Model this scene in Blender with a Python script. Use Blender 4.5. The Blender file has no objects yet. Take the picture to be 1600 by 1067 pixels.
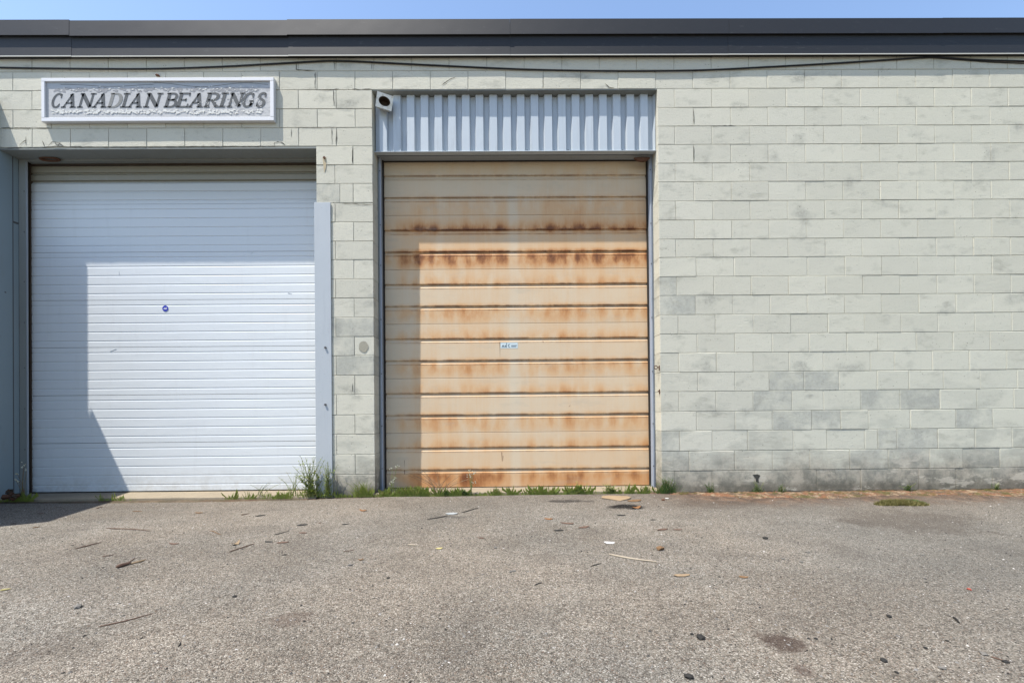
import bpy, math, random
import numpy as np
from mathutils import Matrix, Vector
random.seed(11); rng = np.random.default_rng(11)
S = bpy.context.scene
COL = S.collection

# ------------------------------------------------------------------ camera
CZ = 0.93; FPX = 730.0; VH = 630.0
def rot3(yaw, pitch, roll):
    cy, sy, cp, sp, cr, sr = math.cos(yaw), math.sin(yaw), math.cos(pitch), math.sin(pitch), math.cos(roll), math.sin(roll)
    Ry = Matrix(((cy,0,sy),(0,1,0),(-sy,0,cy))); Rx = Matrix(((1,0,0),(0,cp,-sp),(0,sp,cp))); Rr = Matrix(((cr,-sr,0),(sr,cr,0),(0,0,1)))
    return Ry @ Rx @ Rr
R = rot3(math.radians(-.51), math.radians(.32), math.radians(-.5355))
toW = Matrix(((1,0,0),(0,0,-1),(0,1,0)))
cam = bpy.data.cameras.new('camera'); camo = bpy.data.objects.new('camera', cam); COL.objects.link(camo)
cam.sensor_fit = 'HORIZONTAL'; cam.sensor_width = 36.0; cam.lens = FPX/1600*36; cam.shift_y = (VH-533.5)/1600
cam.clip_start = .05; cam.clip_end = 2000
camo.matrix_world = Matrix.Translation((0,-5,CZ)) @ (toW @ R).to_4x4()
S.camera = camo
def ray(u, v):
    d = toW @ (R @ Vector(((u-800)/FPX, -(v-VH)/FPX, -1))); return d
def at(u, v, y=0.0):                       # point of the upright plane y=const seen at photo pixel u,v
    d = ray(u, v); t = (y+5)/d.y; return d.x*t, CZ+d.z*t
def gnd(u, v, z=0.0):                      # point of the ground seen at photo pixel u,v
    d = ray(u, v); t = (CZ-z)/-d.z; return d.x*t, -5+d.y*t

# ------------------------------------------------------------------ world, sun
SUN = Vector((-1.54, -1.0, 3.93)).normalized()
W = bpy.data.worlds.new('World'); S.world = W; W.use_nodes = True
wn = W.node_tree; bg = wn.nodes['Background']; sky = wn.nodes.new('ShaderNodeTexSky')
sky.sky_type = 'NISHITA'; sky.sun_disc = False; sky.sun_elevation = math.asin(SUN.z)
sky.sun_rotation = math.atan2(SUN.x, SUN.y); sky.air_density = 1.0; sky.dust_density = .6; sky.ozone_density = 1.0
wn.links.new(sky.outputs[0], bg.inputs[0]); bg.inputs[1].default_value = .15
sl = bpy.data.lights.new('sun', 'SUN'); sl.energy = 4.9; sl.angle = math.radians(.53); sl.color = (1, .95, .875)
so = bpy.data.objects.new('sun', sl); COL.objects.link(so); so.rotation_euler = SUN.to_track_quat('Z', 'Y').to_euler()
S.view_settings.view_transform = 'Standard'; S.view_settings.look = 'None'; S.view_settings.gamma = 1
S.view_settings.exposure = .96; S.view_settings.use_curve_mapping = False

# ------------------------------------------------------------------ node helper
class Nd:
    def __init__(s, nt, sock): s.nt, s.k = nt, sock
    def _m(s, op, o, swap=False):
        n = s.nt.nodes.new('ShaderNodeMath'); n.operation = op
        a, b = (o, s) if swap else (s, o)
        for i, q in enumerate((a, b)):
            if isinstance(q, Nd): s.nt.links.new(q.k, n.inputs[i])
            elif q is not None: n.inputs[i].default_value = q
        return Nd(s.nt, n.outputs[0])
    def __add__(s, o): return s._m('ADD', o)
    __radd__ = __add__
    def __mul__(s, o): return s._m('MULTIPLY', o)
    __rmul__ = __mul__
    def __sub__(s, o): return s._m('SUBTRACT', o)
    def __rsub__(s, o): return s._m('SUBTRACT', o, True)
    def __truediv__(s, o): return s._m('DIVIDE', o)
    def frac(s): return s._m('FRACT', None)
    def abs(s): return s._m('ABSOLUTE', None)
    def pow(s, p): return s._m('POWER', p)
    def clamp(s): return s._m('MAXIMUM', 0.0)._m('MINIMUM', 1.0)
    def ss(s, lo, hi, a=0.0, b=1.0):
        n = s.nt.nodes.new('ShaderNodeMapRange'); n.interpolation_type = 'SMOOTHSTEP'
        s.nt.links.new(s.k, n.inputs[0])
        for i, q in enumerate((lo, hi, a, b)): n.inputs[i+1].default_value = q
        return Nd(s.nt, n.outputs[0])
    def ramp(s, pts):
        n = s.nt.nodes.new('ShaderNodeValToRGB'); e = n.color_ramp.elements
        while len(e) < len(pts): e.new(.5)
        for q, (p, c) in zip(e, pts):
            q.position = p; q.color = (c, c, c, 1) if not isinstance(c, tuple) else (*c, 1)
        s.nt.links.new(s.k, n.inputs[0]); return Nd(s.nt, n.outputs[0])
class Mat:
    def __init__(s, name, rough=.8, spec=.3, metal=0):
        s.m = bpy.data.materials.new(name); s.m.use_nodes = True; s.nt = s.m.node_tree
        s.b = s.nt.nodes['Principled BSDF']; s.b.inputs['Roughness'].default_value = rough
        s.b.inputs['Specular IOR Level'].default_value = spec; s.b.inputs['Metallic'].default_value = metal
        g = s.nt.nodes.new('ShaderNodeNewGeometry'); s.P = Nd(s.nt, g.outputs[0])
        sp = s.nt.nodes.new('ShaderNodeSeparateXYZ'); s.nt.links.new(g.outputs[0], sp.inputs[0])
        s.x, s.y, s.z = (Nd(s.nt, sp.outputs[i]) for i in range(3))
        s.h = None
    def rnd(s):
        n = s.nt.nodes.new('ShaderNodeObjectInfo'); return Nd(s.nt, n.outputs['Random'])
    def vec(s, sx=1, sy=1, sz=1, off=0.0):
        n = s.nt.nodes.new('ShaderNodeCombineXYZ')
        for i, (q, k) in enumerate(((s.x, sx), (s.y, sy), (s.z, sz))): s.nt.links.new((q*k+off).k, n.inputs[i])
        return Nd(s.nt, n.outputs[0])
    def noise(s, scale, detail=3, rough=.6, v=None, dist=0.0):
        n = s.nt.nodes.new('ShaderNodeTexNoise'); s.nt.links.new((v or s.P).k, n.inputs['Vector'])
        n.inputs['Scale'].default_value = scale; n.inputs['Detail'].default_value = detail
        n.inputs['Roughness'].default_value = rough; n.inputs['Distortion'].default_value = dist
        return Nd(s.nt, n.outputs[0])
    def vor(s, scale, v=None, out='Distance', feature='F1', rnd=1.0):
        n = s.nt.nodes.new('ShaderNodeTexVoronoi'); n.feature = feature; s.nt.links.new((v or s.P).k, n.inputs['Vector'])
        n.inputs['Scale'].default_value = scale; n.inputs['Randomness'].default_value = rnd
        return Nd(s.nt, n.outputs[out])
    def mix(s, f, a, b, mode='MIX'):
        n = s.nt.nodes.new('ShaderNodeMix'); n.data_type = 'RGBA'; n.blend_type = mode; n.clamp_factor = True
        for i, q in ((0, f), (6, a), (7, b)):
            if isinstance(q, Nd): s.nt.links.new(q.k, n.inputs[i])
            elif i == 0: n.inputs[0].default_value = q
            else: n.inputs[i].default_value = (*q, 1)
        return Nd(s.nt, n.outputs[2])
    def grey(s, f):
        n = s.nt.nodes.new('ShaderNodeCombineColor')
        for i in range(3): s.nt.links.new(f.k, n.inputs[i])
        return Nd(s.nt, n.outputs[0])
    def attr(s, name):
        n = s.nt.nodes.new('ShaderNodeAttribute'); n.attribute_name = name; return Nd(s.nt, n.outputs['Color'])
    def col(s, c):
        if isinstance(c, Nd): s.nt.links.new(c.k, s.b.inputs['Base Color'])
        else: s.b.inputs['Base Color'].default_value = (*c, 1)
        return s
    def rough(s, c): s.nt.links.new(c.k, s.b.inputs['Roughness']); return s
    def bump(s, h, dist=.002, strength=1.0):
        n = s.nt.nodes.new('ShaderNodeBump'); n.inputs['Distance'].default_value = dist; n.inputs['Strength'].default_value = strength
        s.nt.links.new(h.k, n.inputs['Height'])
        if s.h: s.nt.links.new(s.h, n.inputs['Normal'])
        s.nt.links.new(n.outputs[0], s.b.inputs['Normal']); s.h = n.outputs[0]; return s

# ------------------------------------------------------------------ materials
def block_paint(name, dark=0.0, grey=0.0):
    M = Mat(name, .85, .2)
    r = M.rnd()
    # soft cream paint with a cool / warm drift and a tone of its own for every block
    c = M.mix(M.noise(.7, 2), (.485, .463, .375), (.468, .455, .39))
    c = M.mix(M.x.ss(1.0, 5.5)*.55, c, (.458, .45, .366))
    c = M.mix(M.z.ss(2.2, .6)*M.x.ss(1.5, 4)*.55, c, (.455, .453, .378))
    c = M.mix(1.0, c, M.grey(r.ss(0, 1, .955, 1.03)), 'MULTIPLY')
    if grey:
        pk = M.noise(4, 4, .6).ss(.68, .40)*M.noise(28, 3, .7).ss(.9, .4, .55, 1)
        c = M.mix(pk*grey, c, M.mix(M.noise(30, 4, .7).ss(.3, .7), (.215, .222, .2), (.31, .315, .285)))
    # smudges, greyed and bare patches
    sm = M.noise(2.6, 3, .55, M.vec(1, 1, 1.6)).ss(.56, .72)*M.noise(34, 3, .7).ss(.3, .7, .35, 1)
    c = M.mix(sm*.6, c, (.2, .2, .175))
    s2 = M.noise(6.5, 4, .6, M.vec(.7, 1, 1.6, 2.2)).ss(.56, .76)
    c = M.mix(s2*.38, c, (.21, .205, .165))
    fl_ = M.noise(21, 5, .8, M.vec(1, 1, 1.3, 6)).ss(.63, .67)*M.noise(1.7, 3, .6, M.vec(1, 1, 1, 8)).ss(.45, .65)
    c = M.mix(fl_*.55, c, (.23, .225, .2))
    low = M.z.ss(1.55, .2)
    pt = M.noise(2.6, 4, .6, M.vec(.8, 1, 1.9, 3.7)).ss(.49, .62)*(low*.75+.04)
    c = M.mix(pt*.55, c, (.25, .255, .22))
    # rough parge, dirt and splash along the foot
    ft = (M.z - M.noise(2.7, 4, .7)*.5).ss(.22, -.16)
    c = M.mix(ft*.85, c, M.mix(M.noise(6, 5, .7).ss(.38, .62), (.115, .11, .09), (.30, .27, .215)))
    c = M.mix((M.z-M.noise(9, 4, .7)*.12).ss(.06, -.04)*.6, c, (.07, .062, .045))
    lime = M.noise(3.1, 5, .75, M.vec(.8, 1, 2.2, 9)).ss(.55, .62)*M.z.ss(.5, .25)
    c = M.mix(lime*.55, c, (.46, .425, .35))
    # streaks running down, pores and grime in the texture
    st = M.noise(1.0, 4, .7, M.vec(16, 1, .7)).ss(.55, .8)
    c = M.mix(st*.12, c, (.2, .2, .17))
    po = M.noise(62, 6, .85)
    c = M.mix(po.ss(.46, .26)*.7, c, (.15, .15, .125)); c = M.mix(po.ss(.56, .76)*.4, c, (.56, .54, .46))
    pit = M.vor(26, M.vec(1, .3, 1)).ss(.13, .07)*M.noise(3.3, 2).ss(.52, .6)
    c = M.mix(pit*.75, c, (.08, .08, .065))
    if dark: c = M.mix(dark, c, (.13, .13, .105))
    M.col(c)
    M.bump(M.noise(14, 4, .65), .006, .5); M.bump(po, .005, 1.0); M.bump(1.0-pit, .003, .8)
    return M.m
m_block = block_paint('painted_block'); m_mortar = block_paint('painted_mortar', .35); m_bgrey = block_paint('worn_grey_block', 0, .62)

M = Mat('charcoal_flashing', .5, .35)
c = M.mix(M.noise(.6, 2, .5, M.vec(1, 1, 4)), (.011, .011, .012), (.016, .016, .017))
c = M.mix(M.noise(28, 4, .7, M.vec(.3, 1, 1)).ss(.58, .75)*.3, c, (.07, .07, .07)); M.col(c); M.bump(M.noise(2.2, 2), .01, .35); m_fascia = M.m
M = Mat('pale_drip_edge', .5, .4); M.col((.4, .39, .35)); m_drip = M.m

def metal_sheet(name, a, b, rough=.45, dirt=.35, dcol=(.16, .15, .13)):
    M = Mat(name, rough, .4)
    c = M.mix(M.noise(1.3, 3), a, b)
    c = M.mix(M.noise(1.5, 5, .7, M.vec(14, 4, 1.2)).ss(.5, .8)*dirt, c, dcol)
    c = M.mix(M.noise(45, 3, .7).ss(.66, .72)*dirt, c, (.12, .1, .08))
    M.col(c); M.bump(M.noise(3, 3), .006, .4); return M
m_corr = metal_sheet('pale_blue_corrugated', (.36, .405, .445), (.41, .445, .47), .4, .25).m
m_clad = metal_sheet('grey_blue_cladding', (.16, .21, .235), (.19, .23, .25), .5, .3).m
m_plate = metal_sheet('guard_plate_paint', (.33, .36, .385), (.37, .39, .405), .45, .25, (.2, .22, .25)).m
m_soffit = metal_sheet('dusty_soffit_paint', (.21, .22, .205), (.17, .18, .17), .8, .5).m
m_frame = metal_sheet('galvanised_frame', (.22, .24, .26), (.28, .30, .32), .4, .4).m
m_angle = metal_sheet('bluish_angle', (.26, .30, .37), (.34, .37, .42), .35, .3).m
M = Mat('black_rubber', .8, .2); M.col(M.mix(M.noise(20, 3), (.012, .011, .01), (.035, .028, .022))); m_rubber = M.m
M = Mat('brown_seal', .75, .2); M.col(M.mix(M.noise(9, 4), (.03, .02, .014), (.07, .05, .035))); m_seal = M.m
M = Mat('dark_interior', 1, 0); M.col((.01, .01, .01)); m_dark = M.m

# white sectional door
M = Mat('white_door_paint', .42, .4)
c = M.mix(M.noise(.9, 2), (.525, .55, .565), (.56, .58, .585))
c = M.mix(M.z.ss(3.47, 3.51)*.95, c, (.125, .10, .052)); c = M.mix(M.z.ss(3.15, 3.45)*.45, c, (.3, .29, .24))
c = M.mix(M.noise(1.2, 5, .7, M.vec(9, 1, .8)).ss(.52, .8)*.16, c, (.35, .34, .32))
c = M.mix(M.z.ss(.35, .0)*M.noise(12, 4, .7).ss(.35, .7)*.3, c, (.3, .26, .2))
c = M.mix(M.noise(5, 5, .8, M.vec(1, 1, 5)).ss(.7, .76)*.35, c, (.3, .3, .3))
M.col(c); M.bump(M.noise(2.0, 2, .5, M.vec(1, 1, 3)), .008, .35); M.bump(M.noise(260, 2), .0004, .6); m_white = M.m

# rusted sectional door
SH = .6155; ZT = 3.711
M = Mat('rusted_cream_door', .62, .3)
f = ((M.z*-1.0+ZT)/SH).frac()
warp = M.noise(6, 3, .6, M.vec(1, 1, .4))
Vf = f.ramp([(0, .18), (.10, .35), (.262, 1.0), (.285, .6), (.35, .35), (.40, .1), (.6, .14), (.66, .7), (.69, .5), (.752, 1.0), (.87, .85), (.96, .55), (1, .3)])
rz = (M.z/3.8).ramp([(0, .5), (.05, .6), (.3, .66), (.45, .7), (.62, .72), (.67, 1.05), (.775, 1.05), (.80, .75), (.83, .38), (.9, .22), (1, .2)])
bl = ((M.x*33.5 + M.noise(1.6, 2)*9.0)._m('SINE', None)*.5+.5)
bl = bl*.34 + M.noise(8, 4, .65, M.vec(1, 1, .5)).ss(.28, .72)*.62
st = M.noise(1, 4, .75, M.vec(120, 1, 2.5)); st2 = M.noise(1, 3, .7, M.vec(34, 1, .9))
rust = Vf*rz*(bl*.85+.15) + (st-.5)*.2 + (st2-.5)*.12 + (warp-.5)*.15
base_r = (M.z/3.8).ramp([(0, .8), (.038, .74), (.05, .40), (.3, .31), (.5, .31), (.63, .34), (.67, .5), (.80, .54), (.84, .38), (.93, .26), (1, .38)])
rust = rust + base_r*M.noise(2.2, 3, .6, M.vec(1, 1, .7)).ss(.2, .75, .6, 1.05)
edge = M.x.ss(-1.42, -.85, .5, 1)*M.x.ss(1.75, 1.2, .85, 1)
rust = rust*edge
mid = ((M.x-.085).abs()).ss(.09, .02); rust = rust*(1.0-mid*.4*M.noise(3, 2).ss(.3, .6, .6, 1))
rust = rust*M.noise(1, 2, .5, M.vec(2.2, 1, .1)).ss(.25, .7, .8, 1.1)
c = (rust*.81).clamp().ramp([(0, (.475, .42, .32)), (.22, (.49, .385, .265)), (.45, (.49, .315, .17)), (.68, (.42, .21, .085)), (.84, (.26, .105, .036)), (1, (.14, .05, .018))])
lip = f.ramp([(0, 0), (.245, 0), (.262, 1), (.284, .8), (.296, 0), (.340, 0), (.352, .7), (.366, 0), (.645, 0), (.662, 1), (.690, .85), (.700, 0), (.735, 0), (.748, .95), (.768, 0), (1, 0)])  # rust lines along the bands, with the undercut shadow painted into them
c = M.mix(lip*M.noise(5, 4, .7, M.vec(1, 1, .2)).ss(.34, .6)*rz.ss(.4, 1, .5, 1)*.85*edge, c, (.075, .022, .009))
c = M.mix(M.noise(1, 4, .7, M.vec(3, 1, 9)).ss(.52, .75)*.25, c, (.31, .285, .23))
c = M.mix(mid*.12, c, (.46, .44, .36))
c = M.mix(M.noise(38, 4, .7).ss(.68, .74)*.4, c, (.09, .06, .04))
M.col(c); M.bump(M.noise(2.5, 2), .006, .35); M.bump(M.noise(150, 3), .0006, .6); m_rust = M.m

# asphalt : old, bleached, with fine chips
M = Mat('worn_asphalt', .93, .15)
big = M.noise(.55, 4, .6); cr = M.vor(215, None, 'Color'); sp = M.nt.nodes.new('ShaderNodeSeparateColor'); M.nt.links.new(cr.k, sp.inputs[0])
r1, r2 = Nd(M.nt, sp.outputs[0]), Nd(M.nt, sp.outputs[1])
chip = r1.ramp([(0, (.018, .016, .014)), (.16, (.05, .044, .037)), (.4, (.105, .093, .078)), (.72, (.155, .139, .118)), (.9, (.23, .21, .185)), (1, (.36, .34, .31))])
cr3 = M.vor(85, None, 'Color'); sp3 = M.nt.nodes.new('ShaderNodeSeparateColor'); M.nt.links.new(cr3.k, sp3.inputs[0])
chip = M.mix(.3, chip, Nd(M.nt, sp3.outputs[0]).ramp([(0, (.035, .031, .027)), (.5, (.125, .111, .094)), (1, (.23, .21, .18))]))
tint = M.mix(big.ss(.35, .65), (1.02, .995, .95), (.96, .985, .985))
c = M.mix(1.0, chip, tint, 'MULTIPLY'); c = M.mix(1.0, c, M.grey(M.noise(.8, 5, .7, M.vec(1, 1.5, 1, 12)).ss(.3, .7, 1.0, 1.42)), 'MULTIPLY')
c = M.mix(r2.ss(.9, .96)*.35, c, (.16, .08, .045))
c = M.mix(M.noise(1.8, 5, .65).ss(.5, .72)*.35, c, (.06, .05, .042)); c = M.mix(M.noise(14, 4, .7).ss(.55, .75)*.35, c, (.045, .04, .035)); c = M.mix(M.noise(11, 4, .7, M.vec(1, 1, 1, 4)).ss(.55, .75)*.25, c, (.2, .18, .15))
wd = (M.y + M.noise(1.1, 4, .6)*.9).ss(-.95, .4)*M.x.ss(.2, 2.2, .3, 1)
c = M.mix(wd*.72, c, M.mix(M.noise(16, 5, .7).ss(.3, .7), (.05, .036, .027), (.135, .105, .08)))
rd = (M.y+M.noise(2.3, 4, .65)*.9).ss(-.4, .1)*M.x.ss(1.4, 2.1)
c = M.mix(rd*.8, c, M.mix(M.noise(10, 4, .7).ss(.4, .6), (.055, .034, .023), (.135, .082, .052)))
c = M.mix(M.x.ss(1.0, 3.2)*M.y.ss(-.2, -1.6)*.4, c, M.mix(M.noise(22, 5, .75), (.03, .03, .027), (.15, .148, .135)))
def blob(cx, cy, rx, ry, seed, soft=.35):
    n = M.noise(9, 4, .7, M.vec(1, 1, 1, seed))
    d = ((((M.x-cx)/rx).pow(2.0) + ((M.y-cy)/ry).pow(2.0)).pow(.5)) + (n-.5)*1.3
    return d.ss(1.0, 1.0-soft)
def sq(a): return a*a
def blob(cx, cy, rx, ry, seed, soft=.35):
    n2 = M.noise(1.6, 3, .6, M.vec(1, 1, 1, seed+3))
    n = M.noise(9, 4, .7, M.vec(1, 1, 1, seed)); a = (M.x-cx)/rx; b = (M.y-cy)/ry
    return ((a*a + b*b).pow(.5) + (n-.5)*1.6 + (n2-.5)*2.6).ss(1.15, 1.15-soft-.35)
for (u, v, rx, ry, k, colr) in ((1217, 997, .085, .09, .75, (.07, .045, .035)), (889, 782, .29, .07, .8, (.045, .04, .036)), (973, 790, .17, .10, .97, (.012, .011, .01)),
                                (1255, 1040, .05, .06, .55, (.09, .06, .05)), (455, 962, .1, .09, .4, (.12, .08, .06)), (1130, 785, .55, .22, .4, (.09, .07, .055)),
                                (1450, 812, .6, .35, .45, (.085, .065, .05)), (700, 806, .25, .07, .45, (.07, .065, .06)), (240, 793, .9, .12, .25, (.27, .25, .215))):
    gx, gy = gnd(u, v); c = M.mix(blob(gx, gy, rx, ry, u*.01)*k, c, tuple(q*.62 for q in colr))
M.col(c); dd = M.vor(215); M.bump(M.noise(3, 3), .01, .5); M.bump(1.0-dd, .0045, 1.0); M.bump(M.noise(420, 3, .7), .0015, .8); m_asph = M.m
M = Mat('asphalt_chip', .85, .25); M.col(M.attr('tone')); m_chip = M.m

M = Mat('concrete_sill', .9, .2)
c = M.mix(M.noise(6, 5, .7), (.15, .125, .09), (.28, .235, .17)); c = M.mix(M.noise(40, 4, .7).ss(.5, .7)*.5, c, (.16, .13, .1))
M.col(c); M.bump(M.noise(30, 5, .7), .006, .8); m_sill = M.m
M = Mat('red_brown_dirt', .97, .1)
c = M.mix(M.noise(4, 4, .7, M.vec(1, 2, 1)).ss(.38, .62), (.075, .055, .038), (.15, .075, .042)); c = M.mix(M.noise(9, 5, .75).ss(.48, .62), c, (.2, .15, .10))
c = M.mix(M.noise(5, 4, .7, M.vec(1, 1, 1, 5)).ss(.49, .6)*.8, c, (.06, .055, .02)); c = M.mix(M.x.ss(1.7, 1.2)*.7, c, (.07, .058, .042))
M.col(c); M.bump(M.noise(26, 5, .75), .012, .9); m_dirt = M.m

def leafmat(name, a, b, tr=.25):
    M = Mat(name, .6, .3); c = M.mix(M.noise(60, 2), a, b); c = M.mix(M.noise(25, 3, .6, M.vec(1, 1, 1, 3)).ss(.55, .65)*.5, c, (.27, .22, .09)); M.col(c); 
    t = M.nt.nodes.new('ShaderNodeBsdfTranslucent'); M.nt.links.new(c.k, t.inputs[0])
    mx = M.nt.nodes.new('ShaderNodeMixShader'); mx.inputs[0].default_value = tr
    o = M.nt.nodes['Material Output']; M.nt.links.new(M.b.outputs[0], mx.inputs[1]); M.nt.links.new(t.outputs[0], mx.inputs[2]); M.nt.links.new(mx.outputs[0], o.inputs[0])
    return M.m
m_leaf = leafmat('weed_leaf', (.12, .18, .03), (.24, .27, .06)); m_leafd = leafmat('dark_weed_leaf', (.05, .1, .025), (.09, .15, .035))
m_stem = leafmat('weed_stem', (.14, .18, .06), (.22, .23, .09), .1); m_dry = leafmat('dry_stem', (.20, .14, .08), (.12, .075, .045), .1)
m_moss = leafmat('moss_grass', (.07, .08, .02), (.16, .15, .04)); m_flower = leafmat('pale_flower', (.7, .7, .5), (.75, .75, .65), .2)
m_ymoss = leafmat('yellow_grass', (.16, .13, .045), (.10, .105, .03))
def simple(name, a, b, scale=30, rough=.8, spec=.3):
    a = tuple(q*.72 for q in a); b = tuple(q*.72 for q in b)
    M = Mat(name, rough, spec); M.col(M.mix(M.noise(scale, 4, .7), a, b)); M.bump(M.noise(scale*3, 3), .001, .6); return M.m
m_twig = simple('dead_twig', (.09, .05, .035), (.16, .10, .07)); m_pale = simple('bleached_wood', (.36, .30, .22), (.44, .38, .29)); m_black = simple('black_scrap', (.012, .012, .011), (.03, .028, .025))
m_brown = simple('brown_leaf', (.13, .07, .035), (.22, .13, .06)); m_tan = simple('tan_leaf', (.22, .155, .09), (.36, .26, .16)); m_paper = simple('white_paper', (.62, .62, .6), (.7, .7, .68))
m_orange = simple('orange_leaf', (.17, .08, .035), (.27, .13, .05)); m_plast = simple('grey_plastic', (.3, .33, .34), (.4, .42, .42), 20, .35, .5); m_stone = simple('grey_stone', (.12, .11, .1), (.2, .19, .17))
m_rusty = simple('rusty_iron', (.06, .028, .018), (.16, .07, .035), 60); m_screw = simple('screw_head', (.05, .05, .05), (.12, .11, .11), 80, .4, .5)
m_cable = simple('black_cable', (.008, .008, .008), (.016, .016, .016), 10, .5); m_straw = simple('yellow_straw', (.42, .36, .14), (.5, .43, .2)); m_red = simple('red_scrap', (.3, .05, .03), (.35, .08, .05))
M = Mat('sign_frame_enamel', .35, .5); c = M.mix(M.noise(8, 4), (.55, .55, .56), (.58, .575, .575)); c = M.mix(M.noise(30, 4, .7, M.vec(3, 1, 1)).ss(.62, .72)*.4, c, (.25, .2, .15)); M.col(c); m_sframe = M.m
M = Mat('weathered_sign_face', .6, .3)
c = M.mix(M.noise(12, 4, .7), (.33, .335, .345), (.40, .40, .395))
c = M.mix(M.noise(26, 5, .75, M.vec(.5, 1, 1.4)).ss(.47, .56)*M.x.ss(-3.1, -2.7, .3, 1), c, (.26, .265, .275))
c = M.mix(M.z.ss(4.32, 4.36)*.6, c, (.33, .36, .4))
M.col(c); M.bump(M.noise(40, 4), .0006, .5); m_sface = M.m
M = Mat('peeling_film', .5, .4); M.col(M.mix(M.noise(50, 3), (.46, .46, .43), (.56, .555, .53))); m_flake = M.m
M = Mat('grey_torn_film', .6, .3); M.col(M.mix(M.noise(50, 3), (.17, .175, .185), (.24, .24, .25))); m_torn = M.m
M = Mat('letter_paint', .55, .3); M.col(M.mix(M.noise(60, 4, .7).ss(.45, .75), (.045, .05, .053), (.12, .125, .13))); m_let = M.m
M = Mat('faded_letter_paint', .55, .3); M.col(M.mix(M.noise(60, 4, .7), (.13, .13, .125), (.2, .2, .19))); m_letf = M.m
M = Mat('blue_sticker', .4, .4); M.col((.025, .035, .32)); m_blue = M.m
M = Mat('sticker_print', .4, .4); M.col((.75, .76, .8)); m_print = M.m
M = Mat('label_film', .4, .4); M.col(M.mix(M.noise(60, 3), (.42, .5, .52), (.52, .58, .58))); m_label = M.m
M = Mat('label_ink', .5, .3); M.col((.1, .13, .16)); m_ink = M.m
M = Mat('fixture_white', .5, .4); M.col(M.mix(M.noise(25, 4, .7).ss(.45, .7), (.62, .61, .55), (.42, .38, .3))); m_fix = M.m
M = Mat('crack_dark', 1, 0); M.col((.05, .05, .045)); m_crack = M.m
M = Mat('rust_stain', .9, .1); M.col(M.mix(M.noise(40, 4), (.34, .26, .15), (.44, .39, .29))); m_stain = M.m
M = Mat('roof_membrane', .9, .2); M.col((.12, .12, .12)); m_roof = M.m
M = Mat('container_paint', .5, .4); M.col(M.mix(M.noise(3, 4), (.2, .25, .3), (.26, .3, .34))); m_cont = M.m

# ------------------------------------------------------------------ mesh helper
class MB:
    def __init__(s): s.v, s.f = [], []
    def add(s, vs, fs):
        o = len(s.v); s.v += [tuple(q) for q in vs]; s.f += [tuple(i+o for i in q) for q in fs]; return s
    def box(s, x0, x1, y0, y1, z0, z1):
        return s.add([(x0,y0,z0),(x1,y0,z0),(x1,y1,z0),(x0,y1,z0),(x0,y0,z1),(x1,y0,z1),(x1,y1,z1),(x0,y1,z1)],
                     [(0,3,2,1),(4,5,6,7),(0,1,5,4),(1,2,6,5),(2,3,7,6),(3,0,4,7)])
    def bbox(s, x0, x1, y0, y1, z0, z1, b=.003):          # box with bevelled front (towards -y) edges
        return s.add([(x0+b,y0,z0+b),(x1-b,y0,z0+b),(x1-b,y0,z1-b),(x0+b,y0,z1-b),
                      (x0,y0+b,z0),(x1,y0+b,z0),(x1,y0+b,z1),(x0,y0+b,z1),(x0,y1,z0),(x1,y1,z0),(x1,y1,z1),(x0,y1,z1)],
                     [(0,1,2,3),(4,5,1,0),(5,6,2,1),(6,7,3,2),(7,4,0,3),(8,9,5,4),(9,10,6,5),(10,11,7,6),(11,8,4,7),(11,10,9,8)])
    def prof_x(s, pts, x0, x1, cap=True):                 # profile of (y,z) pulled along x
        n = len(pts); vs = [(x0,y,z) for y,z in pts]+[(x1,y,z) for y,z in pts]
        fs = [(i,i+1,n+i+1,n+i) for i in range(n-1)]
        if cap: fs += [tuple(range(n-1,-1,-1)), tuple(range(n,2*n)), (n-1,0,n,2*n-1)]
        return s.add(vs, fs)
    def tube(s, path, rad, n=5, cap=True):
        P = [Vector(p) for p in path]; rr = rad if isinstance(rad, (list, tuple)) else [rad]*len(P); vs = []
        for i, p in enumerate(P):
            t = (P[min(i+1, len(P)-1)]-P[max(i-1, 0)]).normalized(); a = t.cross(Vector((0,0,1)) if abs(t.z) < .9 else Vector((1,0,0))).normalized(); b = t.cross(a)
            for k in range(n):
                an = 2*math.pi*k/n; vs.append(p + (a*math.cos(an)+b*math.sin(an))*rr[i])
        fs = [(i*n+k, i*n+(k+1)%n, (i+1)*n+(k+1)%n, (i+1)*n+k) for i in range(len(P)-1) for k in range(n)]
        if cap: fs += [tuple(range(n-1,-1,-1)), tuple(range((len(P)-1)*n, len(P)*n))]
        return s.add(vs, fs)
    def disc_y(s, cx, cz, y0, y1, r, n=12, rz=None):      # short cylinder facing -y
        rz = rz or r; vs = [(cx+r*math.cos(2*math.pi*k/n), y, cz+rz*math.sin(2*math.pi*k/n)) for y in (y0, y1) for k in range(n)]
        return s.add(vs, [tuple(range(n)), tuple(range(2*n-1, n-1, -1))]+[(k, n+k, n+(k+1)%n, (k+1)%n) for k in range(n)])
    def mesh(s, name):
        m = bpy.data.meshes.new(name); m.from_pydata(s.v, [], s.f); m.update(); return m
def tag(o, label=None, cat=None, group=None, kind=None):
    for k, q in (('label', label), ('category', cat), ('group', group), ('kind', kind)):
        if q: o[k] = q
    return o
def link(name, data, mat=None, parent=None, loc=None, smooth=False):
    if isinstance(data, MB): data = data.mesh(name)
    if mat and not data.materials: data.materials.append(mat)
    if smooth:
        for p in data.polygons: p.use_smooth = True
    o = bpy.data.objects.new(name, data); COL.objects.link(o); o.parent = parent
    if loc: o.location = loc
    return o
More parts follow.
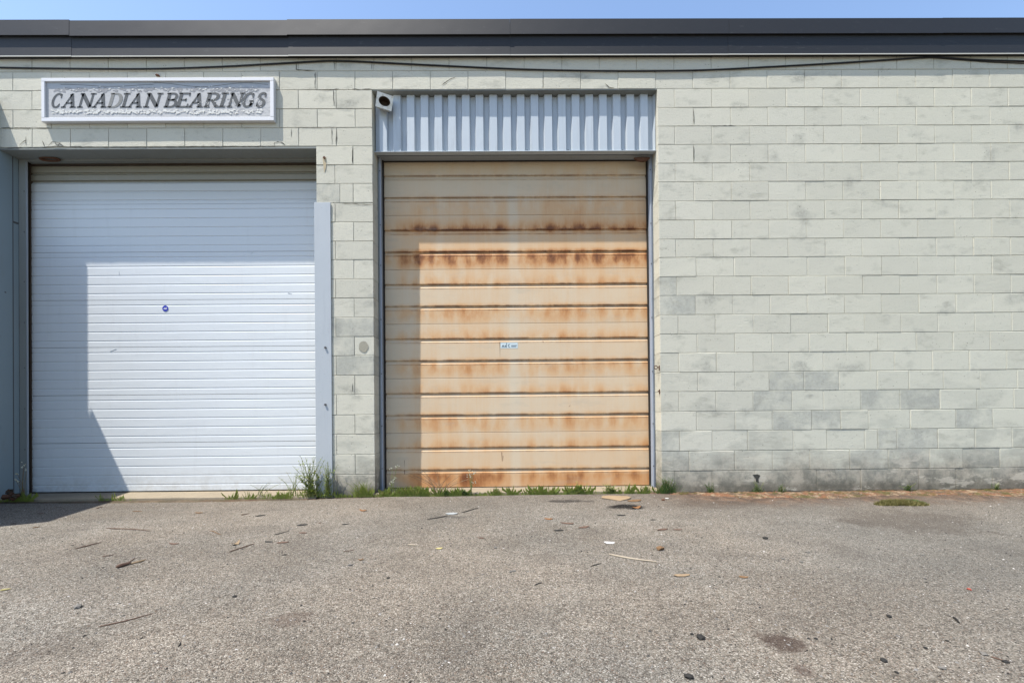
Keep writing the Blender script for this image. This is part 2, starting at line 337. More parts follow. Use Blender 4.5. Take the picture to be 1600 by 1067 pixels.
def empty(name, loc=(0,0,0)):
    o = bpy.data.objects.new(name, None); COL.objects.link(o); o.location = loc; o.empty_display_size = .1; return o
def fix(mb):                                               # consistent normals
    import bmesh
    m = mb.mesh('t'); b = bmesh.new(); b.from_mesh(m); bmesh.ops.recalc_face_normals(b, faces=b.faces); b.to_mesh(m); b.free(); return m

# ------------------------------------------------------------------ ground
def wob(x, s, a): return a*(math.sin(x*s+1.3)+.6*math.sin(x*s*2.3+.4)+.4*math.sin(x*s*5.1+2))
def edge_y(x):
    b = -.105 if x < -1.95 else (-.06 if x < -1.3 else (-.045 if x < 1.6 else -.045-.27*min(1, (x-1.6)/.8)))
    return b + wob(x, 5, .006) + (wob(x, 3.1, .035)+wob(x, 17, .012) if x > 1.8 else 0)
def gz(x, y):
    return -.006 - .02*max(0, min(1, (-1.2-x)/1.2))*max(0, min(1, (y+1.2)/1.0)) + .003*math.sin(x*2.1+y)*math.cos(y*1.7) + .006*y*.3
xs = np.concatenate([np.linspace(-80, -7, 14), np.linspace(-6.6, 6.6, 265), np.linspace(7, 80, 14)])
ts = np.concatenate([np.linspace(0, .2, 9), np.linspace(.26, 4.5, 70), [6, 9, 14, 25, 45, 90]])
vs = []; 
for i, t in enumerate(ts):
    for x in xs:
        y = edge_y(x)-t; z = gz(x, max(y, -6))
        if i == 0: z -= .02
        elif i == 1: z -= .006
        elif i == 2: z -= .002
        vs.append((x, y, z))
n = len(xs); fs = [((i+1)*n+j, (i+1)*n+j+1, i*n+j+1, i*n+j) for i in range(len(ts)-1) for j in range(n-1)]
tag(link('asphalt_ground', MB().add(vs, fs), m_asph, smooth=True), kind='structure')
tag(link('subsoil', MB().add([(-80,-.6,-.045),(80,-.6,-.045),(80,40,-.045),(-80,40,-.045)], [(0,1,2,3)]), m_dirt), kind='structure')
# dirt strip along the foot of the wall
vs = []; xs2 = np.linspace(-8, 9, 850); nt_ = 7
for i in range(nt_):
    for x in xs2:
        s = i/(nt_-1); y0 = .02; y1 = edge_y(x)-.03
        z = -.035 + (.022*math.sin(math.pi*s)+random.uniform(-.006, .008))*(1.0 if x > 1.5 else .35) + (.014*(1-s) if x > 1.5 else 0)
        vs.append((x, y0+(y1-y0)*s, z if i < nt_-1 else -.035))
n = len(xs2); fs = [((i+1)*n+j, (i+1)*n+j+1, i*n+j+1, i*n+j) for i in range(nt_-1) for j in range(n-1)]
tag(link('dirt_strip', MB().add(vs, fs), m_dirt), kind='structure')
def sill(x0, x1, yf, z, name):
    k = 60; vs = []
    for i in range(k+1):
        x = x0+(x1-x0)*i/k; e = yf+wob(x, 7, .004)
        vs += [(x, e, -.04), (x, e+.002, z-.008), (x, e+.012, z+random.uniform(-.0015, .0015)), (x, .24, z+random.uniform(-.001, .001)), (x, .6, z)]
    fs = [(i*5+j, (i+1)*5+j, (i+1)*5+j+1, i*5+j+1) for i in range(k) for j in range(4)]
    return tag(link(name, MB().add(vs, fs), m_sill), kind='structure')
sill(-5.387, -2.03, -.05, .002, 'concrete_sill'); sill(-1.42, 1.63, .0, .012, 'concrete_sill')

# chips of aggregate standing out of the asphalt : nobody could count them
N = 34000
px = rng.uniform(-6, 6.4, N*2); py = -.12 - rng.uniform(0, 1, N*2)**.8*3.55
vis = np.abs(px) < (py+5)*1.13+.15; px, py = px[vis][:N], py[vis][:N]; N = len(px)
sz = rng.uniform(.0012, .0036, N)*(1+1.3*(rng.random(N) < .05))
base = np.array([(1,0,0),(-.3,.95,0),(-.9,-.5,0),(.2,-.9,0),(.1,0,.8)])
an = rng.uniform(0, 6.28, N); ca, sa = np.cos(an), np.sin(an)
V = base[None]*sz[:, None, None]*rng.uniform(.6, 1.3, (N, 5, 1))
X = V[..., 0]*ca[:, None]-V[..., 1]*sa[:, None]+px[:, None]; Y = V[..., 0]*sa[:, None]+V[..., 1]*ca[:, None]+py[:, None]
Z = V[..., 2]*.8 + np.array([gz(a, b) for a, b in zip(px, py)])[:, None]+.0002
vv = np.stack([X, Y, Z], -1).reshape(-1, 3); ff = (np.array([(0,1,4),(1,2,4),(2,3,4),(3,0,4)])[None]+np.arange(N)[:, None, None]*5).reshape(-1, 3)
me = bpy.data.meshes.new('loose_chips'); me.from_pydata(vv.tolist(), [], ff.tolist()); me.update()
ca_ = me.color_attributes.new('tone', 'FLOAT_COLOR', 'POINT')
tone = np.repeat(rng.choice([.018, .045, .10, .15, .23, .36], N, p=[.3, .14, .18, .19, .12, .07])[:, None]*np.array([1, .95, .88, 1])[None], 5, axis=0); tone[:, 3] = 1
ca_.data.foreach_set('color', tone.reshape(-1).astype(np.float32))
tag(link('loose_grit', me, m_chip), kind='stuff')

# ------------------------------------------------------------------ the building
B = empty('warehouse_building'); tag(B, 'long low warehouse of cream painted concrete block with two overhead doors and charcoal roof edge', 'building')
X1L, X1R, T1 = -5.387, -2.027, 3.703
X2L, X2R, T2 = -1.423, 1.640, 4.320
ZTOP = 4.93
core = MB(); RC = .0055
def corebox(x0, x1, z0, z1): core.box(x0, x1, RC, .196, z0, z1)
g = .012
corebox(-9, X1L-g, -.05, T1+g); corebox(-9, X2L-g, T1+g, ZTOP); corebox(X1R+g, X2L-g, -.05, T1+g)
corebox(X2L-g, X2R+g, T2+g, ZTOP); corebox(X2R+g, 9.5, -.05, ZTOP)
link('wall_core', core, m_mortar, B)
# back-up structure : side and rear walls, roof
bk = MB(); bk.box(-9, -8.8, .2, 12, -.05, 4.9); bk.box(9.3, 9.5, .2, 12, -.05, 4.9); bk.box(-9, 9.5, 12, 12.2, -.05, 4.9); link('outer_wall', bk, m_mortar, B)
link('roof', MB().box(-8.99, 9.49, .04, 12.19, 4.905, 4.96), m_roof, B)

# courses, read off the photograph (heights above ground)
rel = [4.0, 3.8, 3.600, 3.399, 3.195, 2.994, 2.795, 2.594, 2.392, 2.185, 1.98, 1.775, 1.577, 1.371, 1.168, .961, .755, .552, .343, .137, -.079, -.286, -.502, -.715, -.945]
zs = [q+CZ for q in rel]
PI_, XA = .4035, .614
def regular(ph): return [XA + PI_*k + (PI_/2 if ph else 0) for k in range(-26, 24)]
rows_px = {12: (416, [140, 207, 275, 343, 479, 613, 750, 862, 1002, 1135, 1270]), 13: (0, None)}
special = {}   # course index -> joints (photo x, course mid y) on the right hand wall, where blocks run long
special[10+0] = None
def sp(y, lst): return [at(1000+q/2.32, y)[0] for q in lst]
spec_rows = {   # key: index of course (top edge zs[i])
    12: sp(387, [203, 340, 607, 742, 875, 1007, 1275]), 15: sp(476, None or [272, 137, 410, 545, 680, 812, 945, 1079, 1218, 1365]),
    16: sp(536, [207, 343, 479, 613, 750, 862, 1002, 1135, 1268]), 17: sp(566, [140, 277, 410, 540, 665, 835, 922, 1060, 1200, 1335]),
    18: sp(596, [210, 344, 468, 595, 722, 860, 975, 1100, 1240]), 19: sp(627, [140, 275, 410, 550, 665, 800, 942, 1087, 1215, 1345]),
    20: sp(657, [205, 345, 480, 622, 727, 828, 980, 1145, 1293]), 21: sp(688, [143, 262, 390, 555, 677, 815, 862, 930, 1080, 1215, 1340]),
    22: sp(718, [178, 343, 480, 615, 760, 900, 1050, 1170, 1290]), 23: sp(748, [125, 262, 415, 640, 800, 1010, 1245])}
# unit blocks, slightly irregular, shared between the alike ones
variants = []
for k in range(10):
    mb = MB(); b = .0042
    mb.bbox(-.5, .5, 0, 1, -.5, .5, 0)
    rr = random.Random(k); m = MB()
    j = lambda a: rr.uniform(-a, a)
    fx, fz = .0075, .015
    v = []
    for (sx, sz_) in ((-1,-1),(1,-1),(1,1),(-1,1)): v.append((sx*(.5-fx)+j(.004), j(.0012), sz_*(.5-fz)+j(.008)))
    for (sx, sz_) in ((-1,-1),(1,-1),(1,1),(-1,1)): v.append((sx*.5+j(.002), .0036+j(.001), sz_*.5+j(.004)))
    for (sx, sz_) in ((-1,-1),(1,-1),(1,1),(-1,1)): v.append((sx*.5, .198, sz_*.5))
    m.add(v, [(0,1,2,3),(4,5,1,0),(5,6,2,1),(6,7,3,2),(7,4,0,3),(8,9,5,4),(9,10,6,5),(10,11,7,6),(11,8,4,7)])
    me = m.mesh('concrete_block'); me.materials.append(m_block); variants.append(me)
variants_g = []
for me in variants:
    q = me.copy(); q.materials.clear(); q.materials.append(m_bgrey); variants_g.append(q)
worn = [at(u, v) for u, v in ((555,511),(535,541),(555,571),(510,302),(1230,596),(1290,596),(1190,627),(1225,627),(1400,627),(1440,627),(1220,657),(1290,657),(1520,657),(1450,688),(1380,688),(1360,718),(1420,718),(1530,718),(1040,445),(1050,490),(1040,475),(1560,735),(1480,748),(1560,750),(1350,750),(1300,750),(1060,730),(1050,750),(1045,688))]
blocks = []
for i in range(len(zs)-1):
    zt, zb = zs[i], zs[i+1]; zc = (zt+zb)/2
    if zb < -.02: zb = -.02
    spans = []
    if zc > T2: spans = [(-9, 9.5)]
    elif zc > T1: spans = [(-9, X2L), (X2R, 9.5)]
    else: spans = [(-9, X1L), (X1R, X2L), (X2R, 9.5)]
    for (a, b_) in spans:
        ph = (i % 2 == 1)
        J = regular(not ph)
        if a == X2R and i in spec_rows:
            s_ = sorted(spec_rows[i]); J = [q for q in s_ if q < 5.0]; last = J[-1]; 
            while last < 10: last += PI_; J.append(last)
        if a == X1R:                                   # the pier between the doors
            J = [-1.632] if i % 2 == 0 else [-1.828]
            if i == 8: J = [-1.775, -1.632]
        J = [q for q in J if a+.05 < q < b_-.05]
        E_ = [a]+sorted(J)+[b_]
        for p, q in zip(E_[:-1], E_[1:]):
            blocks.append((p, q, zb, zt, i, abs((p+q)/2)))
gap = .0021
def inframe(p, q): return q > -5.45 and p < 5.55
vis = [b for b in blocks if inframe(b[0], b[1]) and b[4] >= 2 and b[2] < b[3]-.02]
rest = [b for b in blocks if b not in vis]
def area(b): return (min(b[1], 5.5)-max(b[0], -5.35))*(b[3]-b[2])*(.62 if b[4] == 2 else 1)
vis.sort(key=lambda b: -area(b)); parts, rest = vis[:296], rest+vis[296:]
for (p, q, zb, zt, i, _) in parts:
    r = random.random()
    wg = any(p < a_ < q and zb < b_ < zt for a_, b_ in worn)
    o = link('concrete_block', (variants_g if wg else variants)[random.randrange(10)], None, B, ((p+q)/2, random.uniform(-.0016, .0016), (zt+zb)/2))
    o.scale = (q-p-2*gap+random.uniform(-.001, .001), 1, zt-zb-2*gap+random.uniform(-.001, .001)); o.rotation_euler = (random.uniform(-.003, .003), random.uniform(-.002, .002), random.uniform(-.002, .002))
mb = MB()
for (p, q, zb, zt, i, _) in rest:
    if zt-zb > .02: dy = random.uniform(-.001, .001); mb.bbox(p+gap, q-gap, dy, .197, zb+gap, zt-gap, .004)
tag(link('block_infill', mb, m_block, B), kind='stuff')
# cracked joints
mb = MB()
def crack(pts, w=.0044):
    P = []
    for (a, b) in zip(pts[:-1], pts[1:]):
        A, C = Vector((*at(*a),)), Vector((*at(*b),)); k = max(2, int((C-A).length/.03))
        for t in range(k): P.append(A.lerp(C, t/k)+Vector((random.uniform(-.003, .003), random.uniform(-.003, .003))))
    P.append(Vector(at(*pts[-1])))
    vs = []
    for i, p in enumerate(P):
        d = (P[min(i+1, len(P)-1)]-P[max(0, i-1)]).normalized(); nrm = Vector((-d.y, d.x))*w*random.uniform(.3, 1)*(0.3 if i in (0, len(P)-1) else 1)
        vs += [(p.x+nrm.x, -.0028, p.y+nrm.y), (p.x-nrm.x, -.0028, p.y-nrm.y)]
    mb.add(vs, [(2*i, 2*i+1, 2*i+3, 2*i+2) for i in range(len(P)-1)])
for c_ in ([(492.6,113),(492.6,139)], [(522,95),(522.3,110)], [(519,201),(519,226)], [(526,202),(525,226)], [(455,201),(455.5,214)], [(2,200.3),(30,200),(45,201)], [(0,232),(60,231),(90,229),(130,230),(200,230.5),(300,229.5),(430,229)],
           [(428,229),(429,224),(434,222),(440,223),(446,227)], [(30,229),(36,222),(41,220)], [(74,230),(82,222),(92,224),(100,229)], [(86,222),(88,226),(95,227)], [(690,133),(704,124),(712,121)], [(848.6,118),(848.6,137)], [(945,131),(952,137),(960,138)], [(463,97),(463,109),(480,110.6),(492,110.6)], [(581,97),(581,110)],
           [(493,140.4),(505,141.4),(521,140.4)], [(521,140.5),(522,166)], [(551,139.6),(565,140.6),(582,140)], [(470,199.4),(500,200),(524,199.2)],
           [(20,200.5),(50,199.8),(80,200.6)], [(535,318.5),(560,319.2),(583,320.2)], [(551,232),(551,256)], [(512,141),(530,139.6)], [(40,214),(41,228)], [(66,220),(70,230)], [(95,222),(90,230)], [(1084,170),(1084.5,194)], [(1084,229),(1084.5,252)], [(551,599),(551,612)], [(1110,197.6),(1150,196.8)]): crack(c_)
tag(link('joint_crack', mb, m_crack, B), kind='stuff')
# rust spot and round patch on the pier
link('rust_stain', MB().add([(a[0], -.0021, a[1]) for a in (at(504,246), at(510,246), at(509.5,262), at(507,270), at(505.5,260))], [(0,1,2,3,4)][::1]), m_stain, B)
a = at(507, 247); link('rusty_bolt', MB().disc_y(a[0], a[1], -.012, .002, .013, 8), m_rusty, B)
a = at(568.5, 541.5); vs = [(a[0]+.055*math.cos(t)*random.uniform(.85, 1.1), -.0022, a[1]+.06*math.sin(t)*random.uniform(.85, 1.1)) for t in np.linspace(0, 6.1, 16)]
M = Mat('tan_patch', .95, .1); M.col(M.mix(M.noise(60, 4, .7), (.22, .205, .16), (.34, .32, .26))); M.bump(M.noise(90, 3), .003, 1)
link('filler_patch', MB().add(vs, [tuple(range(16))]), M.m, B)

# roof edge : sheets of charcoal flashing in two tiers
fx = [at(u, 60, -.05)[0] for u in (-225, 111, 450, 797, 1138, 1471, 1812)]; fx = [-9.05]+fx+[9.55]
for k in range(len(fx)-1):
    dz = (0, .004, -.003, .002, .005, .003, .007, .004, 0)[k]; ov = -.002*(k % 2); e = .002
    pf = [(.06, 5.037+dz), (-.062+ov, 5.025+dz), (-.062+ov, 4.868+dz), (-.050+ov, 4.853+dz), (-.050+ov, 4.845+dz), (-.044+ov, 4.672+dz), (-.044+ov, 4.665+dz), (.0, 4.672)]
    pf2 = [(.06, 5.037+dz), (-.070+ov, 5.025+dz), (-.072+ov, 4.866+dz), (-.072+ov, 4.862+dz), (-.046+ov, 4.866+dz), (-.044+ov, 4.84), (-.044+ov, 4.668)]
    link('fascia_panel', fix(MB().prof_x(pf2+[(.02, 4.668), (.06, 4.7)], fx[k]+(.0 if k else 0), fx[k+1]-.001)), m_fascia, B)
    link('drip_edge', MB().box(fx[k], fx[k+1]-.002, -.0485+ov, -.041+ov, 4.6565+dz*.3, 4.6665+dz*.3), m_drip, B)
link('fascia_backing', MB().box(-9, 9.5, -.036, .0, 4.685, 4.85), m_dark, B)

# ------------------------------------------------------------------ openings
# left opening: clad pier at its left, soffit, frame
link('jamb_cladding', MB().bbox(-5.95, X1L, -.150, .20, -.03, 4.24, .004), m_clad, B)
link('soffit', MB().box(X1L+.001, X1R, .004, .2, T1+.0005, T1+.0115), m_soffit, B)
fr = MB(); fr.bbox(X1L+.001, -5.306, .2, .212, -.03, T1+.01, .002); link('door_frame', fr, m_soffit, B)
link('frame_trim', MB().box(-5.3055, -5.298, .198, .214, -.03, 3.684), m_frame, B)
link('door_header', MB().bbox(-5.3055, X1R, .2, .262, 3.686, T1+.01, .002), m_soffit, B)
link('door_seal', MB().box(-5.45, -5.338, .272, .32, -.02, 3.76), m_seal, B)
link('header_seal', MB().box(-5.337, X1R, .2625, .284, 3.671, 3.685), m_seal, B)
link('opening_shadow_box', MB().box(-5.6, -1.75, .36, .40, -.04, 4.2).box(-1.6, 1.9, .36, .40, -.04, 4.4), m_dark, B)
link('jamb_fill', MB().box(X1R+.008, X1R+.02, .012, .35, -.03, T1), m_mortar, B); link('jamb_fill', MB().box(X2L-.02, X2L-.008, .012, .20, -.03, T2-.001), m_mortar, B); link('jamb_fill', MB().box(X2R+.008, X2R+.02, .012, .2, -.03, T2-.001), m_mortar, B)
# screws on the left cladding and frame
mb = MB()
for z in (.5, .95, 1.4, 1.9, 2.35, 2.9, 3.35):
    mb.disc_y(-5.325, z, .196, .203, .006, 6)
for (yy, z) in ((-.02, 3.45), (-.02, 2.85), (.06, 2.2), (-.02, 1.6), (-.02, 1.05), (-.02, .5)):
    mb.box(X1L, X1L+.004, yy-.006, yy+.006, z-.006, z+.006)
tag(link('cladding_screw', mb, m_screw, B), kind='stuff')
link('cladding_seam', MB().box(X1L, X1L+.0025, .135, .142, 0, T1).box(X1L, X1L+.002, .142, .196, 2.98, 3.0), m_screw, B)

# left door: white sectional panels with fine ribs
D1 = empty('overhead_door'); D1.parent = B; tag(D1, 'white ribbed overhead door')
secz = [3.682, 3.240, 2.698, 2.159, 1.629, 1.092, .556, .012]
YD = .29
def ribbed(zt, zb, fr_list, x0, x1, dep, slope):
    pts = [(YD+.04, zt), (YD, zt)]
    for f_ in fr_list:
        z = zt-(zt-zb)*f_
        pts += [(YD, z), (YD+dep, z-.0015), (YD+dep, z-.006), (YD, z-.006-slope)]
    pts += [(YD, zb+.003), (YD+.004, zb), (YD+.04, zb)]
    return MB().prof_x(pts, x0, x1)
for k in range(7):
    zt, zb = secz[k]-.0015, secz[k+1]+.0015
    fl = [.095, .285, .475, .665, .855] if k else [.34, .62, .86]
    mbp = ribbed(zt, zb, fl, -5.345, -1.95, .0045, .012)
    if k == 0:
        pts = [(YD+.04, zt), (YD+.004, zt), (YD, 3.63), (YD, 3.602), (YD+.015, 3.598), (YD+.012, 3.585), (YD-.004, 3.568), (YD-.004, 3.512), (YD+.018, 3.508), (YD+.015, 3.49), (YD, 3.47), (YD, 3.39), (YD+.005, 3.388), (YD+.004, 3.38), (YD, 3.37), (YD, 3.29), (YD+.005, 3.288), (YD+.004, 3.28), (YD, 3.27), (YD, zb), (YD+.04, zb)]
        mbp = MB().prof_x(pts, -5.345, -1.95)
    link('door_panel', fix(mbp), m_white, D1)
link('bottom_seal', MB().box(-5.345, -1.95, YD+.002, YD+.03, -.01, .0125), m_rubber, D1)
a = at(258.5, 482, YD)
link('round_sticker', fix(MB().disc_y(a[0], a[1], YD-.0035, YD-.001, .033, 24)), m_blue, D1)
mb = MB()
for (p0, p1, w) in (((-.6, -.15), (-.15, .12), .16), ((-.25, -.2), (.6, -.12), .2), ((-.1, .1), (.55, .25), .16), ((.05, -.1), (.2, .3), .18)):
    d = Vector((p1[0]-p0[0], p1[1]-p0[1])).normalized(); nn = Vector((-d.y, d.x))*w/2
    mb.add([(a[0]+.033*(q[0]+s_*nn.x), YD-.0045, a[1]+.033*(q[1]+s_*nn.y)) for q, s_ in ((p0, 1), (p0, -1), (p1, -1), (p1, 1))], [(0,1,2,3)])
link('sticker_print', mb, m_print, D1)
mb = MB(); 
for (u, v, du, dv) in ((172,549,10,-4), (392,398,3,-4), (186,424,1,6), (450,458,6,1)):
    p, q = at(u, v, YD), at(u+du, v+dv, YD); mb.tube([(p[0], YD-.001, p[1]), (q[0], YD-.0015, q[1])], .0015, 4)
tag(link('scuff_mark', mb, m_plate, D1), kind='stuff')
# steel guard plate on the pier
G = MB(); G.bbox(-2.045, -1.872, -.016, -.006, -.01, 3.116, .002); G.box(-2.045, -2.0385, -.0055, .12, -.01, 3.112)
link('guard_plate', G, m_plate, B)
for (u, v) in ((508.5, 543), (508.5, 632)):
    a = at(u, v, -.02); link('plate_bolt', fix(MB().disc_y(a[0], a[1], -.030, -.016, .012, 6)), m_screw, B)

# right opening
link('soffit', MB().box(X2L, X2R, .004, .2, T2+.0005, T2+.0115), m_soffit, B)
# corrugated infill over the door, a folded sheet
P_ = .1497; pts = []; x = -1.418; YC = .066; dpt = .042
x = -1.418
pts.append((x, YC+dpt))
x += .04
while x < X2R-.02:
    for (dx, yy) in ((0, YC+dpt), (.012, YC), (.012+.079, YC), (.012+.079+.012, YC+dpt)):
        if x+dx < X2R-.003: pts.append((x+dx, yy))
    x += P_
pts.append((X2R-.003, pts[-1][1]))
vs = [(p[0], p[1], z) for z in (3.699, T2-.004) for p in pts]; n = len(pts)
link('corrugated_panel', MB().add(vs, [(i, i+1, n+i+1, n+i) for i in range(n-1)]), m_corr, B)
link('panel_backing', MB().box(X2L, X2R, .125, .15, 3.775, T2), m_dark, B)
mb = MB(); x = -1.418+.04+.091+.029
while x < X2R-.04:
    mb.disc_y(x, 3.722+random.uniform(-.003, .003), YC+dpt-.006, YC+dpt+.001, .0065, 8); x += P_
tag(link('panel_screw', fix(mb), m_screw, B), kind='stuff')
link('panel_flashing', MB().bbox(X2L+.001, X2R-.001, .056, .124, 3.690, 3.6985, .002), m_corr, B)
link('door_header', MB().bbox(X2L+.001, X2R-.001, .17, .268, 3.704, 3.82, .002).box(X2L+.001, X2R-.001, .16, .1695, 3.728, 3.74), m_frame, B)
link('header_seal', MB().box(X2L+.03, X2R-.03, .268, .286, 3.696, 3.72), m_rubber, B)
# frames: steel angle plus rubber
for s_, xx in ((1, X2L), (-1, X2R)):
    q = lambda a, b: (min(xx+s_*a, xx+s_*b), max(xx+s_*a, xx+s_*b))
    a, b = q(.0005, .034); link('door_frame', MB().bbox(a, b, .2, .30, -.01, 3.705, .001), m_frame if s_ > 0 else m_angle, B)
    a, b = q(.020, .0345); link('steel_angle', MB().box(a, b, .189, .1995, -.01, 3.705), m_angle, B)
    a, b = q(.0345, .047); link('door_seal', MB().box(a, b, .25, .31, 0, 3.705), m_rubber, B)
mb = MB()
for z in (.25, .72, 1.3, 1.9, 2.5, 2.95, 3.55):
    mb.disc_y(X2L+.026, z, .183, .19, .006, 6); mb.disc_y(X2R-.026, z, .183, .19, .006, 6)
tag(link('frame_screw', fix(mb), m_screw, B), kind='stuff')

# rusted door
D2 = empty('overhead_door'); D2.parent = B; tag(D2, 'rust streaked cream overhead door')
for k in range(6):
    zt, zb = ZT-SH*k-.001, ZT-SH*(k+1)+.001
    if k == 0: zt = 3.718
    pts = [(YD+.04, zt), (YD+.003, zt), (YD, zt-.003)]
    for f_ in (.268, .668):
        z = ZT-SH*k-SH*f_; pts += [(YD-.003, z+.006), (YD-.003, z), (YD+.014, z-.003), (YD+.014, z-.012), (YD-.001, z-.046), (YD+.003, z-.050), (YD, z-.054)]
    pts += [(YD, zb+.003), (YD+.003, zb), (YD+.04, zb)]
    link('door_panel', fix(MB().prof_x(pts, -1.39, 1.612)), m_rust, D2)
link('bottom_seal', MB().box(-1.39, 1.612, YD+.003, YD+.03, .002, .0185), m_rubber, D2)
a, b = at(782, 535.5, YD), at(809, 544, YD)
link('door_label', MB().box(a[0], b[0], YD-.0025, YD-.001, b[1], a[1]), m_label, D2)
mb = MB(); w_ = b[0]-a[0]; h_ = a[1]-b[1]
def ink(x0, z0, x1, z1, t=.0035):
    p = Vector((a[0]+x0*w_, b[1]+z0*h_)); q = Vector((a[0]+x1*w_, b[1]+z1*h_)); d = (q-p).normalized(); nn = Vector((-d.y, d.x))*t
    mb.add([(p.x+nn.x, YD-.0033, p.y+nn.y), (p.x-nn.x, YD-.0033, p.y-nn.y), (q.x-nn.x, YD-.0033, q.y-nn.y), (q.x+nn.x, YD-.0033, q.y+nn.y)], [(0,1,2,3)])
for l in ((.08,.15,.15,.6), (.15,.6,.2,.15), (.12,.35,.19,.35), (.25,.15,.27,.55), (.27,.55,.33,.15), (.33,.15,.36,.95), (.45,.6,.55,.72), (.45,.6,.45,.3), (.45,.3,.55,.2), (.62,.5,.95,.5), (.62,.3,.9,.3)): ink(*l)
link('label_print', mb, m_ink, D2)
mb = MB()
for (u, v, du, dv) in ((781, 534, .3, 26), (784, 706, .5, 14), (786, 712, -.5, 8), (632, 719, .3, 22), (848, 533, 1, 2), (891, 633, -2, 2)):
    p, q = at(u, v, YD), at(u+du, v+dv, YD); mb.tube([(p[0], YD-.0005, p[1]), (q[0], YD-.0005, q[1])], .0026, 4)
tag(link('drip_mark', mb, m_rusty, D2), kind='stuff')
# rusty eye bolts in the right hand jamb
for (u, v) in ((1027, 574), (1028.5, 611)):
    x_, z_ = at(u, v, .03); h = empty('eye_bolt', (X2R, .03, z_)); tag(h, {574: 'rusty iron eye bolt with a round ring in the jamb right of the rusted door', 611: 'lower rusty bolt stub in the jamb right of the rusted door'}[v], 'bolt', None)
    link('shank', fix(MB().tube([(.005, 0, 0), (-.02, 0, 0)], .006, 6)), m_rusty, h)
    if v == 574:
        link('ring', fix(MB().tube([(-.038+.018*math.cos(t), 0, .018*math.sin(t)) for t in np.linspace(0, 2*math.pi, 13)], .0045, 5)), m_rusty, h)
    link('washer', MB().box(-.003, .001, -.014, .014, -.03, .02), m_rusty, h)
# dark round vents/rings under the soffits
x_, z_ = at(80, 252, .19)
o = link('rusty_ring', fix(MB().tube([(.105*math.cos(t), .022*math.sin(t), .0) for t in np.linspace(0, 2*math.pi, 21)], .011, 6)), m_rusty, None, (x_, .175, z_+.012)); o.rotation_euler = (-.35, .05, 0)
tag(o, 'flat rusty ring hooked under the soffit above the left end of the white door', 'ring')
x_, z_ = at(1005, 243, .1)
o = link('wasp_nest', fix(MB().tube([(-.09, .0, 0), (-.05, 0, -.012), (0, 0, -.018), (.05, 0, -.012), (.09, 0, 0)], [.006, .022, .028, .022, .006], 7)), m_rusty, None, (x_, .15, z_-.004)); tag(o, 'brown mud nest under the flashing at the right end of the corrugated panel', 'nest')
x_, z_ = at(247, 119)
o = link('mud_nest', fix(MB().tube([(-.022, 0, .006), (-.008, -.006, .002), (.01, -.006, -.002), (.024, 0, -.008)], [.004, .013, .012, .004], 6)), m_rusty, None, (x_, -.006, z_)); tag(o, 'small brown mud nest on the wall just above the long sign', 'nest')

# ------------------------------------------------------------------ sign
x0, z1 = at(64, 122, -.05); x1, z0 = at(428, 188.5, -.05)
SG = empty('wall_sign', ((x0+x1)/2, 0, (z0+z1)/2)); tag(SG, 'long weathered white framed sign reading CANADIAN BEARINGS on the wall above the white door', 'sign')
cx, cz = (x0+x1)/2, (z0+z1)/2; hw, hh = (x1-x0)/2, (z1-z0)/2
link('sign_box', MB().box(-hw+.006, hw-.006, -.028, -.003, -hh+.006, hh-.006), m_sframe, SG)
fw = .036
for (a, b, c_, d) in ((-hw, hw, hh-fw, hh), (-hw, hw, -hh, -hh+fw+.004), (-hw, -hw+fw, -hh+fw+.0045, hh-fw-.0005), (hw-fw-.004, hw, -hh+fw+.0045, hh-fw-.0005)):
    link('sign_frame', MB().bbox(a, b, -.05, -.004, c_, d, .003), m_sframe, SG)
link('sign_face', MB().box(-hw+fw-.002, hw-fw, -.031, -.0285, -hh+fw, hh-fw), m_sface, SG)
# lettering
def stroke_mesh(strokes, ox, oz, sx, sz_, shear, y):
    mb = MB()
    for st_ in strokes:
        kind, pts, w0, w1 = st_
        vs = []; P = [Vector(p) for p in pts]; n = len(P)
        for i, p in enumerate(P):
            d = (P[min(i+1, n-1)]-P[max(i-1, 0)]).normalized(); w = (w0+(w1-w0)*abs(d.y)**1.5)*.56+.01; nn = Vector((-d.y, d.x))
            for s_ in (1, -1):
                q = p+nn*w*s_; vs.append((ox+(q.x+shear*q.y)*sx, y, oz+q.y*sz_))
        m0 = [(a, y+.002, c_) for a, _, c_ in vs]
        fs = [(2*i, 2*i+1, 2*i+3, 2*i+2) for i in range(n-1)]
        mb.add(vs, fs)
    return mb
def arc(cx_, cy_, rx, ry, a0, a1, n=12): return [(cx_+rx*math.cos(math.radians(a0+(a1-a0)*i/n)), cy_+ry*math.sin(math.radians(a0+(a1-a0)*i/n))) for i in range(n+1)]
TN, TK = .11, .25
def L(*p): return ('l', list(p), TN, TK)
def SF(x0_, x1_, y_): return ('l', [(x0_, y_), (x1_, y_)], .075, .075)
def H(x0_, x1_, y_, t=.08): return ('l', [(x0_, y_), (x1_, y_)], t, t)
top, bot = .962, .038
